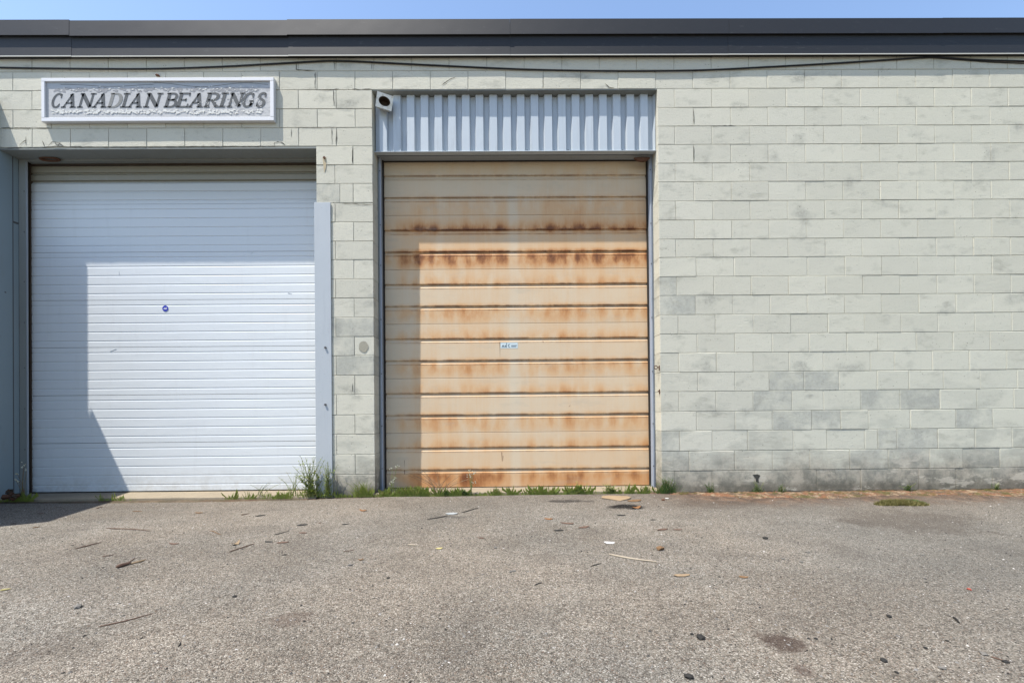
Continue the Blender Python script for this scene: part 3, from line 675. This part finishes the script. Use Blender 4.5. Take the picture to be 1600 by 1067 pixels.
GL = {
 'C': [('l', arc(.5, .5, .40, .46, 48, 318, 22), .09, .2), ('l', [(.80, .66), (.80, .94)], .07, .09), ('l', [(.76, .22), (.83, .26)], .08, .08)],
 'A': [('l', [(.16, .03), (.56, .97)], .07, .085), ('l', [(.5, .97), (.80, .03)], .1, .2), H(.27, .70, .32), SF(.0, .32, bot), SF(.6, 1.0, bot)],
 'N': [('l', [(.2, .03), (.2, .97)], .08, .1), ('l', [(.2, .95), (.8, .05)], .1, .2), ('l', [(.8, .03), (.8, .97)], .08, .1), SF(.04, .38, bot), SF(.04, .26, top), SF(.64, .98, top)],
 'D': [('l', [(.22, .03), (.22, .97)], .1, .19), ('l', [(.22, top), (.45, top)]+arc(.45, .5, .42, .462, 90, -90, 16)+[(.45, bot), (.22, bot)], .08, .2), SF(.04, .3, bot), SF(.04, .3, top)],
 'I': [('l', [(.5, .03), (.5, .97)], .1, .22), SF(.2, .8, bot), SF(.2, .8, top)],
 'B': [('l', [(.22, .03), (.22, .97)], .1, .19), ('l', [(.22, top), (.5, top)]+arc(.5, .74, .27, .222, 90, -90, 10)+[(.5, .52), (.22, .52)], .08, .17), ('l', [(.5, .52)]+arc(.5, .28, .34, .242, 90, -90, 12)+[(.22, bot)], .08, .19), SF(.04, .3, bot), SF(.04, .3, top)],
 'E': [('l', [(.24, .03), (.24, .97)], .1, .19), H(.06, .86, top), H(.06, .9, bot), H(.3, .66, .52), ('l', [(.83, .98), (.83, .78)], .06, .07), ('l', [(.87, .02), (.87, .25)], .06, .07), ('l', [(.66, .42), (.66, .62)], .05, .06)],
 'R': [('l', [(.22, .03), (.22, .97)], .1, .19), ('l', [(.22, top), (.5, top)]+arc(.5, .73, .3, .232, 90, -90, 10)+[(.5, .5), (.22, .5)], .08, .18), ('l', [(.5, .5), (.84, .05)], .1, .2), SF(.04, .42, bot), SF(.04, .3, top), SF(.76, 1.0, bot)],
 'G': [('l', arc(.5, .5, .40, .46, 48, 330, 22), .09, .2), ('l', [(.80, .66), (.80, .94)], .07, .09), ('l', [(.80, .06), (.80, .42)], .1, .17), SF(.58, .96, .42)],
 'S': [('l', arc(.5, .735, .29, .23, 30, 200, 10)+arc(.5, .27, .32, .235, 75, -155, 14)[1:], .1, .21), ('l', [(.78, .7), (.78, .95)], .07, .09), ('l', [(.18, .05), (.18, .32)], .07, .09)],
}
def wx(u): return at(u, 168, -.031)[0]-cx
zl = at(250, 168.3, -.031)[1]-cz; zh = at(250, 145.8, -.031)[1]-cz
spans = [('C',79,93.5),('A',96,116.5),('N',120,143.5),('A',144,164.5),('D',167,187),('I',184.5,200),('A',199,219.5),('N',223.5,248),('B',255.5,275),('E',273.5,293.5),('A',293.5,315),('R',318,339.5),('I',337,354),('N',354,376.5),('G',377,393.5),('S',398,412.5)]
for i, (ch, ua, ub) in enumerate(spans):
    xa, xb = wx(ua), wx(ub); w_ = xb-xa; xa -= w_*.05; xb += w_*.07
    o = link('letter', stroke_mesh(GL[ch], xa, zl, xb-xa, zh-zl, .045/(xb-xa), -.0325-.0001*i), m_letf if i == 4 else m_let, SG)
# torn film remains: pale flakes under the words, darker shreds over them
def shreds(n, u0, u1, v0, v1, s0, s1, y, up=0):
    mb = MB()
    for k in range(n):
        u = random.uniform(u0, u1); v = random.triangular(v0, v1, (v0+v1)/2)
        xx, zz = at(u, v, -.031); xx -= cx; zz -= cz; kk = random.randint(4, 7); r = random.uniform(s0, s1)
        vs = [(xx+r*random.uniform(.5, 1.2)*math.cos(6.28*j/kk+.3)*1.3, y-random.uniform(0, .0006), zz+r*random.uniform(.3, 1.0)*math.sin(6.28*j/kk+.3)) for j in range(kk)]
        mb.add(vs, [tuple(range(kk))])
    return mb
tag(link('torn_film', shreds(130, 85, 405, 137, 145, .008, .026, -.0318), m_torn, SG), kind='stuff')
tag(link('torn_film', shreds(50, 330, 410, 144, 169, .003, .009, -.0322), m_torn, SG), kind='stuff')
tag(link('film_flake', shreds(420, 80, 412, 170.5, 179, .005, .015, -.0345), m_flake, SG), kind='stuff')
tag(link('film_flake', shreds(60, 95, 400, 134, 143, .005, .012, -.0335), m_flake, SG), kind='stuff')
tag(link('film_flake', shreds(40, 310, 410, 146, 170, .003, .007, -.0345), m_flake, SG), kind='stuff')
mb = MB(); 
for (u0, u1, v, am) in ((240, 430, 133, 3.0), (95, 240, 134, 1.5)):
    path = []
    for t in np.linspace(0, 1, 24):
        uu = u0+(min(u1, 419)-u0)*t; xx, zz = at(uu, v+am*math.sin(uu*.045), -.031); path.append((xx-cx, -.0325, zz-cz))
    mb.tube(path, .0012, 4)
link('face_crack', mb, m_crack, SG)

# ------------------------------------------------------------------ old flood light fixture
x_, z_ = at(600, 161, .0)
F = empty('flood_light', (x_, .01, z_)); tag(F, 'small square off white flood light at the left end of the corrugated panel', 'light fixture')
def sqring(h1, y1_, h0, y0_): return [( -h1, y1_, -h1), (h1, y1_, -h1), (h1, y1_, h1), (-h1, y1_, h1), (-h0, y0_, -h0), (h0, y0_, -h0), (h0, y0_, h0), (-h0, y0_, h0)]
hd = MB().add(sqring(.078, -.05, .05, .05), [(0,4,5,1),(1,5,6,2),(2,6,7,3),(3,7,4,0),(4,7,6,5)])
n = 16; vs = [(-.078,-.05,-.078),(.078,-.05,-.078),(.078,-.05,.078),(-.078,-.05,.078)]; rim = [(.056*math.cos(2*math.pi*k/n+math.pi*1.25), -.0495, .05*math.sin(2*math.pi*k/n+math.pi*1.25)) for k in range(n)]
hd.add(vs+rim, [(s_, (s_+1) % 4, 4+(s_*4+4) % 16, 4+(s_*4+3) % 16, 4+(s_*4+2) % 16, 4+(s_*4+1) % 16, 4+s_*4) for s_ in range(4)])
o = link('housing', fix(hd), m_fix, F); o.rotation_euler = (.15, .14, .32); o.scale = (1.08, 1, .98)
cup = MB().add([(.056*math.cos(2*math.pi*k/n), -.048, .05*math.sin(2*math.pi*k/n)) for k in range(n)]+[(.04*math.cos(2*math.pi*k/n), .03, .036*math.sin(2*math.pi*k/n)) for k in range(n)], [(k, (k+1) % n, n+(k+1) % n, n+k) for k in range(n)]+[tuple(range(n, 2*n))])
o = link('reflector', fix(cup), m_seal, F); o.rotation_euler = (.15, .14, .32); o.scale = (1.08, 1, .98)
link('bracket', MB().box(-.012, .012, .045, .095, -.02, .02).box(-.03, .03, .088, .094, -.05, .05), m_frame, F)

# ------------------------------------------------------------------ cable under the roof edge
def cable(pts, r, y, label):
    path = []
    P = [(*at(u, v, y),) for u, v in pts]
    for i in range(len(P)-1):
        p0, p1, p2, p3 = P[max(i-1, 0)], P[i], P[i+1], P[min(i+2, len(P)-1)]
        for t in np.linspace(0, 1, 6, endpoint=False):
            q = [.5*((2*p1[k])+(-p0[k]+p2[k])*t+(2*p0[k]-5*p1[k]+4*p2[k]-p3[k])*t*t+(-p0[k]+3*p1[k]-3*p2[k]+p3[k])*t**3) for k in (0, 1)]
            path.append((q[0], y, q[1]))
    path.append((P[-1][0], y, P[-1][1]))
    return tag(link('cable', fix(MB().tube(path, r, 6)), m_cable, smooth=True), label, 'cable')
cable([(-60,105),(0,106),(100,107.5),(230,108),(335,105),(420,100.5),(500,96),(527,95.5),(560,96.5),(600,98.5),(700,103.5),(800,108),(900,110.5),(1000,111.3),(1100,109.8),(1200,105),(1300,99.5),(1380,94.5),(1440,90.5),(1458,90),(1480,91),(1530,94),(1600,96),(1680,98)], .0082, -.012, 'long black cable sagging along the wall right under the charcoal roof edge')
cable([(1440,91.5),(1460,91),(1500,94),(1550,97.5),(1600,99.5),(1680,103)], .004, -.007, 'thinner second cable below the black one at the right end of the roof edge')

# ------------------------------------------------------------------ container parked beyond the left edge, its corner shades the white door
u1 = Vector((-.966, -.258, 0)); v1 = Vector((-.258, .966, 0)); P0 = Vector((-5.03, -1.754, 0)); Lc, Wc, Hc = 4.2, 1.6, 2.9
K = empty('storage_container', P0); tag(K, 'grey blue corrugated steel storage container standing beside the wall left of the white door', 'container')
K.rotation_euler = (0, 0, math.atan2(v1.y, v1.x)-math.pi/2)     # local +y runs towards the wall, -x away
def cbox(nm, *a): return link(nm, MB().box(*a), m_cont, K)
cbox('container_floor', -Lc+.03, -.03, .03, Wc-.03, .05, .18); cbox('container_roof', -Lc+.01, -.01, .01, Wc-.01, Hc-.06, Hc)
for (a, b) in ((-Lc, 0), (-Lc, Wc-.1), (-.1, 0), (-.1, Wc-.1)): cbox('corner_post', a, a+.1, b, b+.1, 0, Hc-.001)
for yy, nm in ((.03, 'side_panel'), (Wc-.06, 'side_panel')):
    pts = []; x = -Lc+.1; k = 0
    while x < -.12: pts.append((x, yy+(.03 if k % 4 in (1, 2) else 0))); x += (.03 if k % 2 == 0 else .1); k += 1
    pts.append((-.1, yy)); n = len(pts)
    link(nm, MB().add([(p[0], p[1], z) for z in (.12, Hc-.06) for p in pts], [(i, i+1, n+i+1, n+i) for i in range(n-1)]), m_cont, K)
for b in (.1, Wc/2+.003):
    d = cbox('container_door', -.05, -.02, b, b+Wc/2-.103, .12, Hc-.07); link('lock_rod', fix(MB().tube([(0, b+.3, .15), (0, b+.3, Hc-.1)], .016, 8)), m_frame, K)
cbox('end_panel', -Lc+.03, -Lc+.06, .1, Wc-.1, .12, Hc-.07)

# ------------------------------------------------------------------ weeds
def plant(u, v, yp, label, h=.2, n=8, spread=.12, leafn=8, ll=.02, mat_l=None, mat_s=None, flower=0, lean=.5, grass=0, name='weed', cat='weed', seed=None, zb=None, gl=.1, gw=.003):
    rr = random.Random(int(u*7+v*3)); x, z = at(u, v, yp); z = -.012 if zb is None else zb
    root = empty(name, (x, yp, z)); tag(root, label, cat)
    st, lf, fl = MB(), MB(), MB()
    for k in range(n):
        a = rr.uniform(0, 6.28); d = rr.uniform(0, spread)*.35; bx, by = d*math.cos(a), d*math.sin(a)*.3-.005
        hh_ = h*rr.uniform(.45, 1); dx, dy = rr.gauss(0, spread)*lean, -abs(rr.gauss(0, .03))
        P = [Vector((bx+dx*t*t, by+dy*t, hh_*t)) for t in (0, .3, .6, .85, 1)]
        st.tube(P, [.0032, .0028, .0024, .002, .0015], 3, False)
        for q in range(leafn):
            t = rr.uniform(.08, .98); i = min(3, int(t*4)); p = P[0].lerp(P[-1], t); p = Vector((bx+dx*t*t, by+dy*t, hh_*t))
            an = rr.uniform(0, 6.28); l_ = ll*rr.uniform(.5, 1.3)*(1.25-t*.7); D = Vector((math.cos(an), math.sin(an)*.8, rr.uniform(-.1, .8))).normalized(); sd = D.cross(Vector((0,0,1))).normalized()*l_*.2
            m_ = p+D*l_*.5+Vector((0,0,l_*.1)); e = p+D*l_
            lf.add([p, m_+sd, e, m_-sd], [(0,1,2,3)])
        if flower and k < flower:
            for q in range(4):
                c_ = P[-1]+Vector((rr.gauss(0, .014), rr.gauss(0, .008), rr.gauss(0, .01))); r = .0075
                fl.add([c_+Vector((r, 0, 0)), c_+Vector((0, -r*.4, r)), c_+Vector((-r, 0, 0)), c_+Vector((0, r*.5, -r*.8))], [(0,1,2,3)])
    for k in range(grass):
        bx, by = rr.gauss(0, spread*.5), rr.uniform(-.02, .02); hh_ = gl*min(1.3, .2+rr.expovariate(1/.4)); dx, dy = rr.gauss(0, .55)*hh_, rr.uniform(-.6, .2)*hh_; w = gw*rr.uniform(.6, 1.2)
        lf.add([(bx-w, by, 0), (bx+w, by, 0), (bx+dx*.45+w*.8, by+dy*.4, hh_*.65), (bx+dx*.45-w*.8, by+dy*.4, hh_*.65), (bx+dx, by+dy, hh_)], [(0,1,2,3), (3,2,4)])
    if st.v: tag(link('stems', st, mat_s or m_stem, root), kind='stuff')
    if lf.v: tag(link('leaves', lf, mat_l or m_leaf, root), kind='stuff')
    if fl.v: tag(link('flowers', fl, m_flower, root), kind='stuff')
    return root
plant(487, 768, -.045, 'tall bushy weed growing in front of the steel guard plate, largest of all the weeds', .44, 30, .2, 20, .04, grass=90, gl=.18, flower=2)
plant(512, 768, -.04, 'upright leafy weed squeezed between the guard plate and the block pier', .38, 14, .07, 22, .036, grass=30)
plant(458, 768, -.03, 'thin weed with seed heads in front of the right end of the white door', .27, 8, .16, 9, .02, grass=24, flower=2, lean=.9)
plant(406, 768, -.02, 'low wiry weed on the sill of the white door, left of the tall bushy weed', .16, 7, .16, 5, .016, grass=14, gl=.06, lean=.8, zb=.002)
plant(38, 778, -.06, 'spindly pale flowering weed at the bottom left corner of the white door', .40, 6, .1, 7, .018, flower=6, grass=40, gl=.1, mat_s=m_dry)
plant(564, 773, -.04, 'green grass tuft at the foot of the block pier', .12, 5, .08, 6, .02, grass=190, gl=.15)
plant(612, 770, -.02, 'pale flowering weed in front of the shaded left edge of the rusted door', .33, 5, .07, 8, .02, flower=5, grass=30, gl=.08)
plant(630, 771, -.025, 'wide low grass clump at the left end of the rusted door sill', .05, 2, .1, 4, .02, grass=330, gl=.085)
plant(656, 768, -.02, 'bright grass clump on the rusted door sill at the edge of the shadow', .08, 3, .06, 8, .02, grass=130, gl=.1)
plant(688, 768, -.02, 'dry brown weed with dark seed heads in front of the rusted door', .30, 15, .2, 5, .018, mat_s=m_dry, mat_l=m_dry, lean=1.0, grass=0)
plant(698, 769, -.028, 'green leafy mound at the foot of the dry brown weed', .07, 6, .08, 14, .03, mat_l=m_leafd, grass=60, gl=.06)
plant(737, 769, -.022, 'slim white flowering weed standing before the rusted door, right of the dry one', .27, 5, .045, 10, .02, flower=5)
plant(728, 771, -.03, 'dark green leafy mound under the slim white flowering weed', .07, 10, .08, 16, .032, mat_l=m_leafd, grass=40, gl=.05)
plant(769, 768, -.02, 'single small seedling below the middle of the rusted door', .07, 3, .04, 5, .022)
plant(903, 766, -.03, 'broad leaved weed on the sill right of the middle of the rusted door', .13, 6, .06, 7, .055, grass=20, gl=.05)
plant(953, 765, -.02, 'round bright green leafy tuft just behind the cardboard scrap', .11, 12, .1, 16, .03, grass=70, gl=.09)
plant(985, 767, -.02, 'small grass tuft between the round leafy tuft and the right jamb', .06, 3, .04, 6, .015, grass=60, gl=.08)
plant(1010, 766, -.02, 'grass tuft at the foot of the right jamb of the rusted door', .07, 3, .04, 6, .015, grass=80, gl=.09)
plant(1042, 770, -.05, 'dark green leafy weed at the corner where the right hand block wall begins', .2, 12, .1, 12, .03, mat_l=m_leafd, grass=110, gl=.14)
plant(1111, 768, -.05, 'thin upright spike of grass at the foot of the right hand wall near its corner', .13, 3, .03, 6, .02, mat_l=m_leafd, grass=30, gl=.1)
plant(1183, 764, -.05, 'small dark weed growing below the chipped hole at the foot of the right hand wall', .12, 8, .08, 8, .025, mat_l=m_leafd, grass=30, gl=.08)
plant(1220, 767, -.07, 'small green weed at the wall foot, second from the chipped hole', .09, 6, .06, 8, .024, grass=30, mat_l=m_leafd, gl=.07)
plant(1418, 767, -.07, 'leafy weed at the wall foot straight behind the round mossy patch', .1, 9, .07, 12, .024, mat_l=m_leafd, grass=20, gl=.06)
plant(1556, 764, -.06, 'small dark weed at the wall foot near the right edge', .09, 7, .06, 8, .022, mat_l=m_leafd, grass=20, gl=.06)
# chipped hole at the wall foot: flat dark patch painted for its shaded inside
a = at(1182, 747); vs = [(a[0]-.045, -.0026, a[1]+.038), (a[0]+.01, -.0026, a[1]+.045), (a[0]+.042, -.0026, a[1]+.03), (a[0]+.02, -.0026, a[1]-.005), (a[0]+.024, -.0026, a[1]-.05), (a[0]-.008, -.0026, a[1]-.035), (a[0]-.016, -.0026, a[1]+.01)]
link('chipped_hole_shade', MB().add(vs, [(0,6,5,4,3,2,1)]), m_crack, B)
# moss mats: low growth nobody could count
def mat_growth(cx_, cy_, rx, ry, n, hgt, mat, name):
    mb = MB()
    for k in range(n):
        a = random.uniform(0, 6.28); r = math.sqrt(random.random())*(1+.25*math.sin(3*a+cx_)); x, y = cx_+rx*r*math.cos(a), cy_+ry*r*math.sin(a)
        if y > -.005: y = -.005
        z = gz(x, y) if y < edge_y(x) else -.02; h = hgt*random.uniform(.3, 1)*(1.1-r*.6); w = .0035; an = random.uniform(0, 3.14); dx, dy = w*math.cos(an), w*math.sin(an); lx, ly = random.gauss(0, .5)*h, random.gauss(0, .5)*h
        mb.add([(x-dx, y-dy, z), (x+dx, y+dy, z), (x+lx, y+ly, z+h)], [(0,1,2)])
    return mb
p = gnd(1405, 786); o = link('moss_patch', mat_growth(p[0], p[1], .21, .1, 4200, .055, m_ymoss, ''), m_ymoss); tag(o, 'round yellow green mossy patch on the asphalt in front of the right hand wall', 'moss')
p = gnd(1425, 784); o = link('moss_patch', mat_growth(p[0], p[1], .1, .06, 900, .04, m_leafd, ''), m_leafd); tag(o, 'dark green grassy centre on the right half of the round mossy patch', 'moss')
mb = MB()
for (u, rx, n_) in ((1340+12, .2, 900), (1150, .1, 220), (1095, .12, 260), (1070, .1, 240), (1540, .22, 700), (1185, .12, 300), (1480, .1, 150), (1300, .1, 120)):
    x, _ = at(u, 765, -.07); q = mat_growth(x, -.07, rx, .035, n_, .025, None, ''); mb.add(q.v, q.f)
tag(link('wall_foot_moss', mb, m_moss), kind='stuff')
mb = MB()
for (u0, u1_, dn) in ((525, 600, 3.0), (600, 680, 9), (680, 760, 5), (760, 850, 2.6), (850, 900, 4), (900, 930, 3), (930, 1030, 1.6), (350, 460, 1.3), (0, 60, 3), (160, 215, 1.2)):
    for k in range(int((u1_-u0)*dn*2.2)):
        u = random.uniform(u0, u1_); x, _ = at(u, 768, -.03); y = (-.075 if u < 500 else -.03)+random.uniform(-.018, .018); c_ = .5+.5*math.sin(x*23+2*math.sin(x*9)); 
        if random.random() > c_+.25: continue
        h = min(.075, random.expovariate(1/.02)+.006)*(c_+.35); w = .0025; lx, ly = random.gauss(0, .5)*h, random.uniform(-.7, .2)*h
        mb.add([(x-w, y, -.02), (x+w, y, -.02), (x+lx+w*.6, y+ly*.5, -.01+h*.6), (x+lx, y+ly, h)], [(0,1,2,3)])
tag(link('sill_grass', mb, m_leaf), kind='stuff')

# ------------------------------------------------------------------ litter on the asphalt
LM = [(200,886,'the thick dark bark piece'),(368,850,'the curled tan leaf'),(195,968,'the long dark foreground twig'),(706,803,'the grey plastic scrap'),(953,848,'the white paper scrap'),(988,873,'the long bleached stick'),
      (963,779,'the cardboard'),(1065,899,'the long tan leaf'),(1196,841,'the lone round black pebble'),(1217,997,'the brown stain'),(1405,786,'the mossy patch'),(567,798,'the orange tipped leaf'),(646,851,'the short bleached twig'),
      (487,772,'the tall bushy weed'),(1514,920,'the tiny red bit'),(1095,995,'the glossy black lump'),(80,800,'the shade corner'),(1590,1050,'the bottom right corner'),(857,811,'the orange brown leaf')]
used_labels = set()
def where(u, v, head):
    for (a, b, nm) in sorted(LM, key=lambda q: math.hypot(q[0]-u, (q[1]-v)*2)):
        dx, dy = u-a, (v-b)*2
        for rel_ in ([('right of' if dx > 0 else 'left of')] if abs(dx) > abs(dy) else [('in front of' if dy > 0 else 'behind')]):
            for pre in ('just ', 'a little '):
                if pre == 'just ' and math.hypot(dx, dy) > 110: continue
                l = head+', '+pre+rel_+' '+nm
                if l not in used_labels: used_labels.add(l); return l
    return head
def place(u, v): x, y = gnd(u, v, -.008); return x, y, gz(x, y)
def twig(u0, v0, u1_, v1_, r, mat, label, group=None, name='twig', cat='twig'):
    a, b = Vector(place(u0, v0)), Vector(place(u1_, v1_)); m_ = (a+b)/2; pts = []
    for t in np.linspace(0, 1, 7):
        q = a.lerp(b, t)-m_; nn = Vector((-(b-a).y, (b-a).x, 0)).normalized(); q += nn*math.sin(t*5+u0)*(b-a).length*.03; q.z = r*.9+(.006*math.sin(3.1*t) if (b-a).length > .3 else 0); pts.append(q)
    o = link(name, fix(MB().tube(pts, [r*.45, r*.9, r, r*.95, r*.8, r*.7, r*.35], 6)), mat, None, m_); return tag(o, label, cat, group)
def scrap(u, v, L_, mat, label, group=None, name='leaf_scrap', cat='scrap', wr=.45, curl=.25, th=.002, ang=None):
    x, y, z = place(u, v); rr = random.Random(int(u*3+v)); n = 9; top_, lo = [], []
    for k in range(n):
        a = 2*math.pi*k/n; q = Vector((L_/2*math.cos(a)*rr.uniform(.75, 1.1), L_/2*wr*math.sin(a)*rr.uniform(.6, 1.25), 0)); q.z = curl*L_*.5*(q.x/(L_/2))**2*rr.uniform(.5, 1)+th+.001
        top_.append(q); lo.append(q-Vector((0, 0, th)))
    c1 = Vector((0, 0, th+.002+L_*.06)); vs = top_+lo+[c1, c1-Vector((0, 0, th))]
    fs = [(k, (k+1) % n, 2*n) for k in range(n)]+[(n+(k+1) % n, n+k, 2*n+1) for k in range(n)]+[(k, n+k, n+(k+1) % n, (k+1) % n) for k in range(n)]
    o = link(name, MB().add(vs, fs), mat, None, (x, y, z)); o.rotation_euler = (0, 0, rr.uniform(-.5, .5) if ang is None else ang); return tag(o, label, cat, group)
def pebble(u, v, r, mat, label, group=None, name='pebble', cat='pebble', fl=.6):
    import bmesh
    x, y, z = place(u, v); b = bmesh.new(); bmesh.ops.create_icosphere(b, subdivisions=1, radius=r)
    for q in b.verts: q.co *= random.uniform(.75, 1.15); q.co.z *= fl; q.co.x *= 1.25
    me = bpy.data.meshes.new(name); b.to_mesh(me); b.free(); o = link(name, me, mat, None, (x, y, z+r*fl*.6)); o.rotation_euler = (0, 0, random.uniform(0, 6)); return tag(o, label, cat, group)
twig(167,825,233,831,.004,m_twig,'long thin brown twig lying left to right in front of the white door')
twig(117,858,159,848,.004,m_twig,'forked looking brown twig left of the thick two tone stick')
twig(181,888,205,881,.011,m_twig,'thick dark bark end of a stick, left foreground')
twig(203,882,229,875,.006,m_tan,'pale peeled twig touching the thick dark bark piece')
twig(198,880,212,872,.003,m_twig,'hair thin reddish twig behind the peeled twig')
twig(159,870,178,867,.003,m_twig,'short reddish twig behind the thick dark bark piece')
twig(359,862,398,848,.0035,m_twig,'thin dark twig beside the curled tan leaf')
twig(0,923,17,920,.005,m_straw,'short yellow straw at the left edge of the asphalt')
twig(153,979,239,958,.003,m_twig,'long thin dark twig in the left foreground, nearest to the camera')
twig(279,1009,283,1002,.003,m_black,'tiny dark hooked twig in the foreground right of the long thin dark twig')
twig(207,797,223,797,.004,m_brown,'short brown twig close to the sill of the white door, just outside the shade')
twig(151,792,160,790,.005,m_twig,'short stubby twig on the edge of the shade before the white door')
twig(327,829,347,835,.003,m_brown,'thin brown twig slanting down to the right in front of the white door')
twig(51,825,63,823,.004,m_brown,'short brown twig right below the shade at far left')
twig(429,835,452,829,.003,m_black,'thin dark curved twig between the dark scraps before the white door')
twig(536,861,554,858,.0025,m_twig,'fine short twig in front of the block pier')
twig(637,851,655,852,.005,m_pale,'short bleached twig in front of the left part of the rusted door')
twig(951,867,1026,879,.006,m_pale,'long bleached white stick lying below the white paper scrap', name='stick', cat='stick')
twig(924,885,939,880,.003,m_black,'fine dark twig left of the long bleached stick')
twig(841-6,914,841+5,910,.003,m_black,'fine dark twig in the middle of the asphalt, lower left of the bleached stick')
twig(377,804,389,801,.004,m_twig,'short dark twig near the sill below the white door middle')
twig(1494-5,964,1494+6,973,.005,m_black,'dark bent twig at the right of the foreground')
twig(1548,1025,1568,1031,.003,m_twig,'thin dark twig between two black scraps in the bottom right corner')
scrap(368,850,.07,m_tan,'curled tan leaf standing on the asphalt before the white door', name='dry_leaf', cat='leaf', wr=.6, curl=.9, ang=1.2)
scrap(272,850,.075,m_twig,'flat dark bark scrap in front of the white door', name='bark_scrap', wr=.3)
scrap(311,800,.08,m_brown,'flat brown bark scrap near the sill of the white door', name='bark_scrap', wr=.25)
scrap(567,798,.09,m_orange,'dark leaf with an orange tip in front of the block pier', name='dry_leaf', cat='leaf', wr=.35)
scrap(706,803,.13,m_plast,'flattened shiny grey plastic scrap with twigs under it', name='plastic_scrap', wr=.5, curl=.1, th=.004, ang=.1)
twig(668,812,700,806,.004,m_black,'dark twig sticking out left of the grey plastic scrap')
twig(720,801,748,794,.004,m_black,'dark twig sticking out right of the grey plastic scrap')
scrap(953,848,.075,m_paper,'small torn white paper scrap above the long bleached stick', name='paper_scrap', wr=.6, curl=.15)
scrap(963,779,.30,m_tan,'large tan cardboard scrap in front of the right end of the rusted door', name='cardboard_scrap', wr=.8, curl=.08, th=.004, ang=-.1)
scrap(990,783,.16,m_brown,'torn brown cardboard piece beside the large tan one', name='cardboard_scrap', wr=.5, curl=.1, th=.003)
scrap(994,794,.09,m_orange,'reddish brown curled scrap in front of the cardboard', wr=.7, curl=.5)
scrap(857,811,.08,m_orange,'orange brown leaf left of the three dark scraps before the rusted door', name='dry_leaf', cat='leaf', wr=.5)
scrap(1065,899,.11,m_tan,'long tan leaf in front of the right hand wall corner', name='dry_leaf', cat='leaf', wr=.3, curl=.2)
scrap(1161,901,.05,m_brown,'small pale brown leaf right of the long tan leaf', name='dry_leaf', cat='leaf', wr=.6)
scrap(686,857,.05,m_straw,'small yellow leaf right of the short bleached twig', name='dry_leaf', cat='leaf', wr=.6)
scrap(564,874,.04,m_brown,'tiny curled brown leaf curl in front of the block pier', name='dry_leaf', cat='leaf', curl=.8)
pebble(1032,858,.027,m_brown,'brown stone right above the end of the long bleached stick', name='stone', cat='stone')
pebble(1196,841,.018,m_black,'round black pebble alone before the right hand wall', cat='pebble')
pebble(1095,995,.016,m_black,'glossy black lump in the foreground left of the brown stain')
pebble(1077,1056,.016,m_black,'black pebble at the very bottom edge of the asphalt')
pebble(122,948,.02,m_stone,'dark lumpy pebble in the left foreground')
pebble(1514,920,.01,m_red,'tiny red bit on the asphalt at right')
pebble(1036,782,.02,m_rusty,'rusty brown lump beside the cardboard near the wall corner')
scrap(1042,779,.04,m_paper,'tiny white chip by the rusty lump near the wall corner', name='paper_chip')
for (u, v, L_) in ((21,818,.06), (64,801,.06), (407,805,.09), (473,820,.09), (474,832,.07), (420,846,.065), (441,847,.09), (444,866,.035), (539,819,.06), (500,817,.03), (886,818,.11), (911,824,.11), (873,829,.09), (970,805,.08), (1020,812,.05), (1035,827,.11), (1059,827,.07), (752,841,.05)):
    scrap(u, v, L_, m_black if random.random() < .5 else m_twig, where(u, v, 'flat dark leaf scrap'), 'dark leaf scraps strewn before the doors', wr=.36, curl=.12, name='dark_leaf_scrap')
for (u, v, L_) in ((161,887,.025), (367,931,.04), (659,825,.03), (547,882,.05), (774,856,.045), (607,902,.035), (798,893,.04), (1081,989,.03), (1262,862,.05), (1223,872,.045), (1252,877,.045), (1441,867,.04), (1389,962,.05), (1418,821,.03), (1381,1030,.05), (1472,1042,.04), (1537,1021,.045), (1572,1033,.04), (1446,1011,.03), (1401,1048,.025), (1275,996,.03), (803,892,.04), (1310,885,.03), (1480,1000,.025)):
    pebble(u, v, L_*.27, m_black if random.random() < .65 else m_stone, where(u, v, 'dark bit of stone'), 'dark bits of stone scattered on the asphalt', name='dark_pebble', fl=.45)
# rusted junk at the left corner
J = empty('scrap_metal', (*[q for q in (at(14, 772, -.1)[0], -.09)], -.02)); tag(J, 'crumpled rusty dark metal junk lying in the left bottom corner beside the cladding', 'scrap metal')
for k in range(7):
    rr = random.Random(k+5); P = [Vector((rr.uniform(-.09, .11), rr.uniform(-.03, .05), .02+rr.uniform(0, .12)*(.4+.1*k))) for _ in range(3)]
    link('metal_strip', fix(MB().tube(P, [.018, .025, .012], 4)), m_rusty if k % 2 else m_seal, J)
